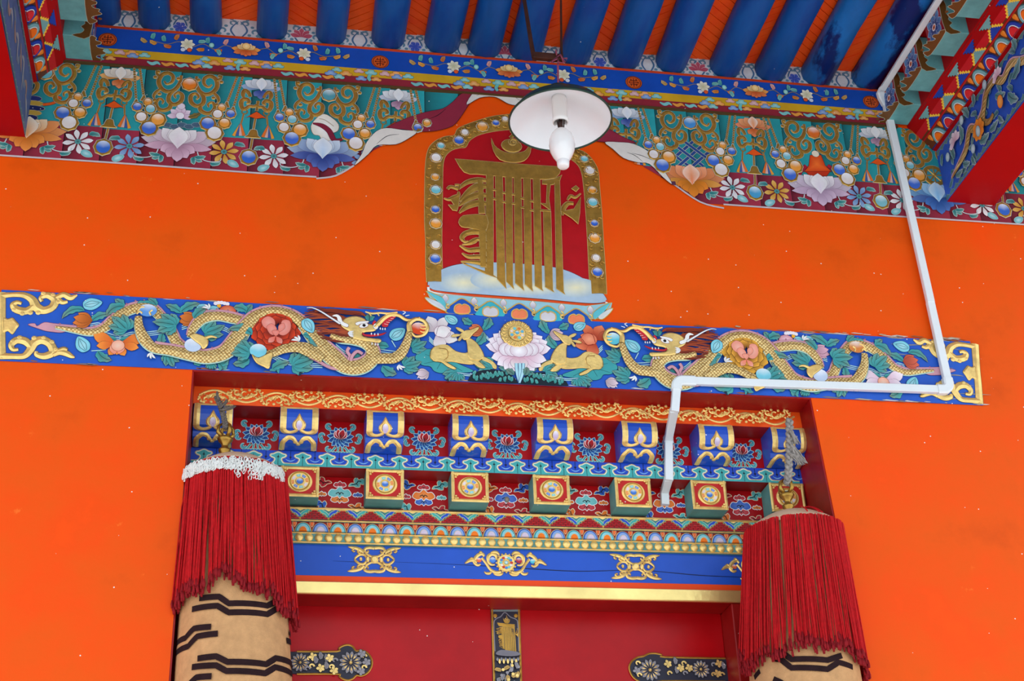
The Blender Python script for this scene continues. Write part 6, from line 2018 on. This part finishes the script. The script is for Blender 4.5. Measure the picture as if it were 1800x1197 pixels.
duct('trunking_length', (2.7795, -.026, 3.02), (2.788, -.024, 2.64), f_, TW * 1.02)
R_, cxx, czz = .030, 2.758, 2.636
elbow([(2.788, -.0245, 2.66)] + [(cxx + R_ * math.cos(-a * PI / 12), -.0245, czz + R_ * math.sin(-a * PI / 12)) for a in range(0, 7)] + [(2.735, -.0245, 2.606)], f_)
duct('trunking_length', (2.74, -.024, 2.606), (1.70, -.024, 2.592), f_)
elbow([(1.70, -.0245, 2.592), (1.652, -.0245, 2.591)] + [(1.648 - .028 * math.sin(a * PI / 12), -.0245, 2.563 + .028 * math.cos(a * PI / 12)) for a in range(0, 7)] + [(1.62, -.0245, 2.550)], f_)
p1_ = at(1187, 722, -.034)
duct('trunking_length', (1.620, -.024, 2.555), (p1_[0], -.024, p1_[1]), f_)
q1_ = at(1176, 770, .190)
duct('trunking_length', (p1_[0], -.02, p1_[1] + .009), (q1_[0], .21, q1_[1] - .006), (0, 0, -1))
q2_ = at(1177, 843, .190)
elbow([(q1_[0], .2, q1_[1] + .012), (q1_[0], .2, q1_[1] - .018)], f_, .019, .012)
duct('trunking_length', (q1_[0], .200, q1_[1]), (q2_[0], .200, q2_[1]), f_)
r1_ = at(1169, 863, .298)
duct('trunking_length', (q2_[0], .205, q2_[1] + .009), (r1_[0], .312, r1_[1] - .004), (0, 0, -1))
r2_ = at(1170, 886, .298)
duct('trunking_length', (r1_[0], .306, r1_[1] + .004), (r2_[0], .306, r2_[1]), f_)

# ================================================================== lamp and its iron bracket
LX, LY, LZ = 1.089, -.55, 3.425
lamp = thing('pendant_lamp', 'white enamel pendant lamp with a large frosted bulb hanging before the plaque', 'lamp', (LX, LY, LZ))
m = MB()
m.lathe((LX, LY, LZ), [(.2005, .004), (.197, .012), (.170, .050), (.120, .090), (.070, .116), (.052, .122), (.050, .150), (.030, .155), (.0, .156)], 56)
m.build('shade_outside', ENAMELG, lamp)
m = MB()
m.lathe((LX, LY, LZ), [(.197, .004), (.193, .010), (.166, .046), (.116, .085), (.066, .111), (.0, .116)], 56)
m.build('shade', ENAMEL, lamp)
m = MB()
m.lathe((LX, LY, LZ), [(.196, .006), (.1955, .001), (.199, -.002), (.2025, .001), (.202, .007), (.1965, .010)], 56)
m.build('rim', ENAMELG, lamp).parent = [o for o in lamp.children if o.name.startswith('shade_outside')][0]
m = MB()
m.lathe((LX, LY, LZ), [(.0, .118), (.029, .117), (.030, .100), (.030, .012), (.032, .008), (.031, -.004), (.026, -.008), (.024, .01)], 28)
m.build('socket', PORCELAIN, lamp)
gl = mat('bulb_clear_glass', (255, 255, 255), rough=.03, var=0, bump=0)
gl.node_tree.nodes['Principled BSDF'].inputs['Transmission Weight'].default_value = 1.
gl.node_tree.nodes['Principled BSDF'].inputs['IOR'].default_value = 1.3
m = MB()
m.lathe((LX, LY, LZ), [(.022, .0), (.0235, -.012), (.0245, -.035), (.027, -.048)], 28)
neck = m.build('bulb_neck', gl, lamp)
m = MB(); m.tube([(LX, LY, LZ), (LX, LY, LZ - .045)], .006, 8)
for a in range(3): m.tube([(LX + .010 * math.cos(a * 2.1), LY + .010 * math.sin(a * 2.1), LZ + .0), (LX + .007 * math.cos(a * 2.1), LY + .007 * math.sin(a * 2.1), LZ - .045)], .0018, 5)
m.build('filament_stem', IRON, lamp)
fr = mat('bulb_frosted_glass', (238, 236, 232), rough=.12, var=.02, bump=0, spec=.5)
m = MB()
m.lathe((LX, LY, LZ), [(.027, -.048), (.040, -.066), (.048, -.088), (.0505, -.112), (.047, -.140), (.037, -.165), (.027, -.182), (.0235, -.190)], 32)
bulb_ = m.build('bulb', fr, lamp)
neck.parent = bulb_
m = MB()
m.lathe((LX, LY, LZ), [(.0235, -.188), (.0245, -.194), (.0225, -.212), (.018, -.217), (.0, -.218)], 24)
m.build('bulb_tip', fr, lamp).parent = bulb_
m = MB()
top = Vector((1.098, LY, 3.735))
pts = [Vector((LX, LY, LZ + .15)), Vector((LX + .002, LY, LZ + .22)), Vector((LX + .004, LY, LZ + .27)), top]
m.tube(pts, .0042, 7)
for k in range(3):
    a = k * 2.2
    m.tube([top + Vector((.0, 0, .0)), top + Vector((.03 * math.cos(a), -.02, -.012 - .012 * k)), top + Vector((.034 * math.cos(a + .8), -.012, -.03)), top + Vector((.004, -.018, .006))], .0028, 6)
m.tube([top + Vector((-.012, -.02, 0)), top + Vector((-.012, -.02, .026)), top + Vector((-.010, .014, .028)), top + Vector((-.01, .014, -.004))], .003, 6)
m.build('cord', PINK, lamp)
br = thing('lamp_bracket', 'rusty iron hanger bracket under the rafters that carries the pendant lamp', 'bracket', (1.04, LY, 3.73))
MB().box(.992, 1.116, LY - .012, LY + .012, 3.722, 3.752, .003).build('bottom_bar', IRON, br)
MB().tube([(.998, LY, 3.728), (.99, LY, 3.80), (.976, LY + .01, 4.0), (.962, LY + .02, 4.19)], [.009, .009, .008, .008], 6, smooth=False).build('side_bar', IRON, br)
MB().tube([(1.112, LY, 3.728), (1.113, LY, 3.80), (1.124, LY + .01, 4.0), (1.136, LY + .02, 4.19)], [.005, .005, .0045, .0045], 6, smooth=False).build('side_bar', IRON, br)

# ================================================================== rolled felt door hangings with red fringe
def felt_roll(lab, cx_t, z_t, r_t, cx_b, z_b, r_b, cy, zf, seed, right):
    R = random.Random(seed)
    t = thing('felt_roll', lab, 'door hanging', (cx_b, cy, z_b), 'fringed felt rolls beside the door')
    def cxz(z): return cx_t + (cx_b - cx_t) * (z_t - z) / (z_t - 1.2)
    def rz(z):
        k = (z_t - z) / (z_t - 1.2)
        return r_t + (r_b - r_t) * min(1, k * 1.2)
    m = MB()
    n = 48
    zs = [z_t - (z_t - z_b) * i / 14 for i in range(15)]
    vs, fs = [], []
    for z in zs:
        for k in range(n):
            a = 2 * PI * k / n
            q = rz(z) - .006 + .002 * math.sin(3 * a + z * 4)
            vs.append((cxz(z) + q * math.sin(a), cy - q * math.cos(a), z))
    fs = [(i * n + k, i * n + (k + 1) % n, (i + 1) * n + (k + 1) % n, (i + 1) * n + k) for i in range(len(zs) - 1) for k in range(n)]
    m.add(vs, fs, True)
    body = m.build('felt_body', FELT, t)
    # cap
    m = MB()
    H = .062
    prof = [(r_t + .004, -.014), (r_t + .006, .0), (r_t * .98, .010), (r_t * .86, .026), (r_t * .6, H * .85), (r_t * .3, H), (0.002, H * 1.04)]
    m.lathe((cx_t, cy, z_t), prof, 48, wob=lambda a, z: 1 + .008 * math.sin(5 * a + seed))
    m.build('leather_cap', LEATHER, t)
    # stripes
    def cyl(u, v, d):
        r = rz(v) - .004
        a = u / r
        return (cxz(v) + (r + d) * math.sin(a), cy - (r + d) * math.cos(a), v)
    A = Art(.0005, map3=cyl)
    def q(px, py):
        X, Z = at(px, py, cy - r_b * .8)
        r = rz(Z)
        s_ = max(-.985, min(.985, (X - cxz(Z)) / r))
        th = math.asin(s_)
        X, Z = at(px, py, cy - r * math.cos(th))
        s_ = max(-.985, min(.985, (X - cxz(Z)) / r))
        return (math.asin(s_) * r, Z)
    def stripe(P, w_=.021):
        A.ribbon([q(*p) for p in P], w_, (44, 28, 30), 'F', n=4, smooth=False) if False else A.ribbon(sum([[mixc(a, b, k / 6) for k in range(6)] for a, b in zip([q(*p) for p in P], [q(*p) for p in P][1:])], []) + [q(*P[-1])], w_, (44, 28, 30), 'F', smooth=False)
    if not right:
        for P in ([(350, 1051), (385, 1048), (402, 1060), (470, 1064), (490, 1054)], [(337, 1070), (382, 1064), (402, 1076), (470, 1079), (488, 1068), (520, 1078)],
                  [(304, 1130), (325, 1120), (340, 1104), (371, 1101)], [(304, 1148), (330, 1135), (346, 1118), (383, 1113)], [(505, 1124), (520, 1128)], [(510, 1108), (522, 1116)],
                  [(347, 1157), (380, 1153), (400, 1163), (468, 1167), (485, 1156), (512, 1162), (522, 1172)], [(337, 1172), (380, 1169), (398, 1179), (466, 1183), (484, 1172), (516, 1182)],
                  [(303, 1215), (330, 1204), (345, 1190), (372, 1188)], [(505, 1030), (518, 1026)]):
            stripe(P)
    else:
        for P in ([(1352, 1165), (1372, 1160), (1392, 1173), (1455, 1176), (1474, 1164), (1500, 1172)], [(1345, 1150), (1372, 1146), (1392, 1158), (1455, 1160), (1480, 1152)],
                  [(1310, 1190), (1330, 1183)], [(1352, 1125), (1362, 1128)], [(1345, 1205), (1370, 1200), (1392, 1212), (1455, 1215)]):
            stripe(P)
    A.build('black_stripes', t).parent = body
    for o in t.children:
        if o.name.startswith('black_stripes'):
            pass
    # fringe strands
    ms, mk = MB(), MB()
    N_ = 560
    for i in range(N_):
        a = 2 * PI * i / N_ + R.uniform(-.01, .01)
        front = math.cos(a)
        if right and front > .2 and (abs(a + .62 - 2 * PI) < .025 or abs(a - .42) < .012 or abs(a - 2 * PI + .95) < .02) : continue
        lay = R.choice((0, .004, .008))
        sx = math.sin(a)
        zb = zf + R.uniform(-.022, .022) + .012 * math.sin(a * 9 + seed) - (.045 * sx * sx if front > 0 else 0) - (.04 * max(0, sx) if not right else .01 * sx)
        if not right and front > 0: zb += .022 * math.exp(-((a if a < PI else a - 2 * PI) + .25) ** 2 / .06)
        flare = R.uniform(.006, .026) + (.02 if right else .012)
        da = R.uniform(-.05, .05)
        pts, ks = [], 7
        for k in range(ks + 1):
            u = k / ks
            z = z_t - .002 - (z_t - zb) * u
            r = max(rz(z) + .003, r_t + .008 + flare * u) + lay
            aa = a + da * u * u + .010 * math.sin(5 * u + i)
            xx = cxz(z) + r * math.sin(aa)
            yy = cy - r * math.cos(aa)
            if yy > -.006: xx = max(XL + .012, min(xx, XR + (XRB - XR) * (ZB - z) / (ZB + 1.6) - .012))
            pts.append((xx, yy, z))
        wr = R.uniform(.0019, .0029)
        ms.tube(pts, wr, 4, cap=False)
        e = Vector(pts[-1])
        mk.tube([e + Vector((0, 0, .022)), e + Vector((0, 0, .008)), e + Vector((.001, 0, -.006))], [wr * 1.1, wr * 2.1, wr * 1.6], 5)
    f = ms.build('fringe', FRINGE, t)
    f['kind'] = 'stuff'
    fk = mk.build('fringe_knots', FRINGED, t)
    fk['kind'] = 'stuff'
    fk.parent = f
    # lace or bound edge
    m = MB()
    if not right:
        for i in range(380):
            a = R.uniform(-1.25, 1.1)
            drop = .034 + (.040 if .0 < a < .55 else .006) * R.random()
            r = r_t + .0215 + R.uniform(-.002, .003)
            P = []
            zz = z_t - .012 - drop * R.random()
            for k in range(6):
                aa = a + .035 * math.cos(k * 1.3 + i)
                P.append((cx_t + r * math.sin(aa), cy - (r + .003 * math.sin(k * 2 + i)) * math.cos(aa), zz + .010 * math.sin(k * 1.3 + i)))
            m.tube(P, .0022, 4, cap=False)
        f = m.build('lace_trim', LACE, t)
        f['kind'] = 'stuff'
    else:
        for a0, dz, k2 in ((-.05, 0, 0), (.22, 0, 0), (.30, 0, 0)):
            P = [(cx_t + (.08 + .1 * k / 5) * math.sin(a0 + .1 * k * (k2 > 0)), cy - (.08 + .104 * k / 5) * math.cos(a0), z_t + H - .012 * (k / 5) ** 2 * 4.4 + dz * 0) for k in range(6)]
            m.tube(P, .003, 5)
        m.build('loose_strands', FRINGE, t)
    # brass finial
    fx, fz = cx_t - (.045 if not right else .008), z_t + H
    m = MB()
    m.lathe((fx, cy, fz), [(r * 1.25, z * 1.35) for r, z in [(.0, -.006), (.022, -.004), (.022, .004), (.012, .010), (.011, .018), (.018, .026), (.018, .032), (.010, .038), (.010, .046), (.020, .056), (.024, .064), (.012, .072), (.0, .074)]], 20)
    bf = m.build('brass_finial', BRASS, t)
    m = MB()
    for k in range(4):
        a = k * PI / 2 + .5
        m.tube([(fx + q * math.cos(a), cy + q * math.sin(a), fz + z) for q, z in ((.012, .090), (.032, .108), (.030, .132), (.008, .150))], [.008, .008, .006, .005], 7)
    m.build('finial_prongs', BRASS, t).parent = bf
    return Vector((fx, cy, fz + .125))
e1 = felt_roll('tan black-striped felt roll under red fringe with white lace, left of door', -.079, 2.150, .172, -.035, 1.2, .207, .055, 1.675, 3, False)
e2 = felt_roll('tan felt roll almost covered by red fringe, no lace, right of the door', 2.046, 1.985, .174, 2.000, 1.2, .212, .02, 1.475, 5, True)
def rope(lab, p0, p1, m_, r, frays, seed, name='rope'):
    R = random.Random(seed)
    t = thing(name, lab, 'rope', p0)
    d = p1 - p0
    m = MB()
    for s_ in range(3):
        P = []
        for k in range(49):
            u = k / 48
            a = u * 26 + s_ * 2 * PI / 3
            q = p0 + d * u + Vector((.006 * math.sin(3 * u), 0, 0))
            P.append(q + Vector((r * .8 * math.cos(a), r * .5 * math.sin(a) * math.cos(a) * 2, 0)))
        m.tube(P, r * .62, 6)
    m.build('braid', m_, t)
    m = MB()
    for (u0, du, dx, n) in frays:
        for k in range(n):
            q = p0 + d * u0
            x = R.uniform(.3, 1.) * dx
            P = [q + Vector((x * w_ + R.uniform(-.004, .004), -.012 + R.uniform(-.006, .006), d.z * du * w_ + .010 * math.sin(PI * w_) * (1 if du < 0 else -.5))) for w_ in (0, .3, .6, .85, 1)]
            m.tube(P, [.0030, .0034, .0028, .0022, .0012], 5)
    m.build('frayed_end', m_, t)
rope('dark grey twisted cord tied to the brass finial of the left felt roll', e1 - Vector((0, .02, .006)), Vector((-.165, .02, 2.452)), ROPED, .0088, ((.55, .16, .055, 16), (.86, .30, -.006, 8), (.62, .30, .030, 8)), 2)
rope('pale braided rope with a frayed tail above the right felt roll', e2 - Vector((0, .02, .004)), Vector((2.083, .0, 2.452)), ROPE, .0125, ((.80, -.20, .040, 12), (.62, -.30, .065, 22), (.45, -.16, .055, 14)), 4)

# ================================================================== ironwork on the door
DYF = DY - .0005
c8, c9 = tr(500, 900, 4.0314, DYF), tr(880, 900, 4.0314, DYF)
def strap(f, outl, ros, extra, flip):
    A = Art(.001)
    P = [f(p) for p in outl]
    A.poly(cr(P, 2, True) if False else P, (44, 44, 58), h=.004, inset=.002)
    A.d += .0042
    A.ribbon(P[1:-1] if True else P, .007, (190, 150, 80), 'G', h=.002, n=3)
    SV = (150, 146, 150)
    for (x, y, r) in ros:
        c_ = f((x, y))
        A.disc(c_, r, (36, 34, 46), n=20)
        for k in range(13):
            A.petal((c_[0] + r * .22 * math.cos(2 * PI * k / 13), c_[1] + r * .22 * math.sin(2 * PI * k / 13)), 2 * PI * k / 13, r * .78, r * .30, (120, 116, 122), SV, (20, 20, 30), .0012, tip=.6)
            A.petal((c_[0] + r * .36 * math.cos(2 * PI * k / 13), c_[1] + r * .36 * math.sin(2 * PI * k / 13)), 2 * PI * k / 13, r * .42, r * .12, (206, 166, 90), (214, 176, 100), tip=.8, m='GB', h=.001)
        A.disc(c_, r * .16, (206, 166, 90), m='GB', h=.006, inset=.004, n=12)
    for (x, y, kind, c_) in extra:
        p = f((x, y))
        gc, mm = ((206, 166, 90), 'GB') if c_ else (SV, 'P')
        if kind == 0:
            for d in (30, 110, 190, 270, 330): A.petal(p, math.radians(d), .017, .012, gc, gc, (20, 20, 30), .001, m=mm, n=5)
        elif kind == 1:
            A.curl(p, .011, .003, 0, 4.6, (.007, .004), gc, mm, n=8)
        else:
            A.leaf(p, math.radians(60), .03, .02, gc, gc, (20, 20, 30), .6, 3, vein=False)
    return A
A = strap(c8, [(-60, 990), (88, 990), (370, 990), (385, 968), (415, 950), (450, 944), (482, 955), (508, 986), (545, 982), (585, 1000), (612, 1035), (620, 1072), (610, 1112), (585, 1145), (545, 1163), (510, 1160), (485, 1183), (450, 1194), (415, 1186), (388, 1168), (372, 1150), (88, 1150), (-60, 1150)], ((468, 1070, .044), (110, 1070, .036)),
          [(175, 1045, 1, 1), (200, 1030, 0, 1), (190, 1100, 1, 1), (215, 1080, 2, 0), (250, 1050, 2, 0), (255, 1110, 0, 1), (290, 1065, 2, 0), (320, 1040, 0, 1), (330, 1105, 1, 1), (290, 1120, 2, 0), (355, 1060, 1, 0), (560, 1030, 1, 1), (580, 1070, 0, 0), (560, 1110, 1, 1), (540, 1135, 0, 0), (545, 1010, 0, 0), (350, 1130, 0, 1), (160, 1120, 1, 0)], 0)
A.build('hinge_strap', door, DYF).parent = LEAVES[0]
A = strap(c9, [(1720, 1048), (1590, 1040), (1165, 1030), (1140, 1014), (1095, 1004), (1050, 1006), (1010, 1024), (970, 1032), (930, 1058), (910, 1098), (918, 1140), (940, 1175), (975, 1200), (1010, 1215), (1060, 1228), (1110, 1220), (1145, 1200), (1590, 1204), (1720, 1208)], ((1057, 1122, .044), (1415, 1118, .036)),
          [(1180, 1080, 0, 1), (1190, 1150, 1, 1), (1230, 1085, 2, 0), (1240, 1150, 2, 0), (1270, 1110, 0, 1), (1290, 1080, 1, 1), (1300, 1150, 1, 0), (1330, 1110, 0, 1), (1500, 1090, 1, 0), (1530, 1150, 0, 1), (1540, 1080, 0, 1), (1570, 1120, 2, 0), (1500, 1160, 1, 1), (965, 1080, 1, 1), (960, 1130, 0, 0), (975, 1165, 1, 1), (1560, 1160, 1, 1)], 1)
A.build('hinge_strap', door, DYF).parent = LEAVES[1]
A = Art(.001)
SP_ = [(1460, 692), (1668, 692), (1692, 1500), (1484, 1500)]
A.poly([c8(p) for p in SP_], (46, 44, 58), h=.005, inset=.003)
A.d += .0052
for P in ([(1470, 692), (1494, 1500)], [(1660, 692), (1684, 1500)]): A.ribbon([c8(p) for p in P], .008, (190, 150, 80), 'G', h=.002)
A.ribbon([c8(p) for p in ((1462, 702), (1668, 702))], .008, (120, 130, 130))
A.ribbon([c8(p) for p in ((1490, 990), (1482, 800), (1500, 760), (1530, 745), (1560, 715), (1600, 748), (1640, 765), (1652, 800), (1660, 990))], .004, (130, 126, 134), n=4)
for q in ((1492, 738), (1638, 738)): A.disc(c8(q), .008, (190, 150, 80), m='G', h=.002, inset=.002)
monogram(A, lambda p: c8((1490 + (p[0] - 228) * 160 / 684 + (p[1] - 130) * .012, 738 + (p[1] - 130) * 265 / 833)), .000128, .0004, .0012)
A.d += .002
A.poly(cr([c8(p) for p in ((1495, 1005), (1530, 985), (1590, 990), (1650, 1000), (1665, 1020), (1600, 1030), (1510, 1022))], 3, True), (120, 116, 124))
for k in range(6):
    A.petal(c8((1505 + 29 * k, 1035)), -PI / 2, .016, .010, (130, 126, 130), (150, 146, 150), (20, 20, 30), .001)
for k in range(5):
    A.petal(c8((1520 + 29 * k, 1045)), -PI / 2, .022, .009, (206, 166, 90), (214, 176, 100), (20, 20, 30), .001, m='GB')
A.ribbon([c8(p) for p in ((1560, 1400), (1575, 1300), (1560, 1200), (1590, 1130), (1600, 1080))], .004, (150, 146, 150), n=5)
for (x, y, d, c_) in ((1560, 1190, 150, 1), (1590, 1140, 30, 0), (1570, 1210, 40, 1), (1560, 1160, 200, 0), (1595, 1110, 160, 1), (1600, 1170, 350, 1), (1530, 1140, 120, 1), (1640, 1120, 60, 0), (1630, 1180, 20, 1), (1520, 1180, 230, 0), (1545, 1260, 150, 1), (1610, 1250, 30, 0), (1560, 1320, 190, 1), (1620, 1320, 30, 1)):
    A.leaf(c8((x, y)), math.radians(d), .028, .018, (206, 166, 90) if c_ else (150, 146, 150), (206, 166, 90) if c_ else (150, 146, 150), (20, 20, 30), .8, 2, vein=False)
    A.disc(c8((x + 14, y - 14)), .006, (206, 166, 90) if c_ else (150, 146, 150), m='GB' if c_ else 'P', n=8)
A.build('centre_plate', door, DYF)
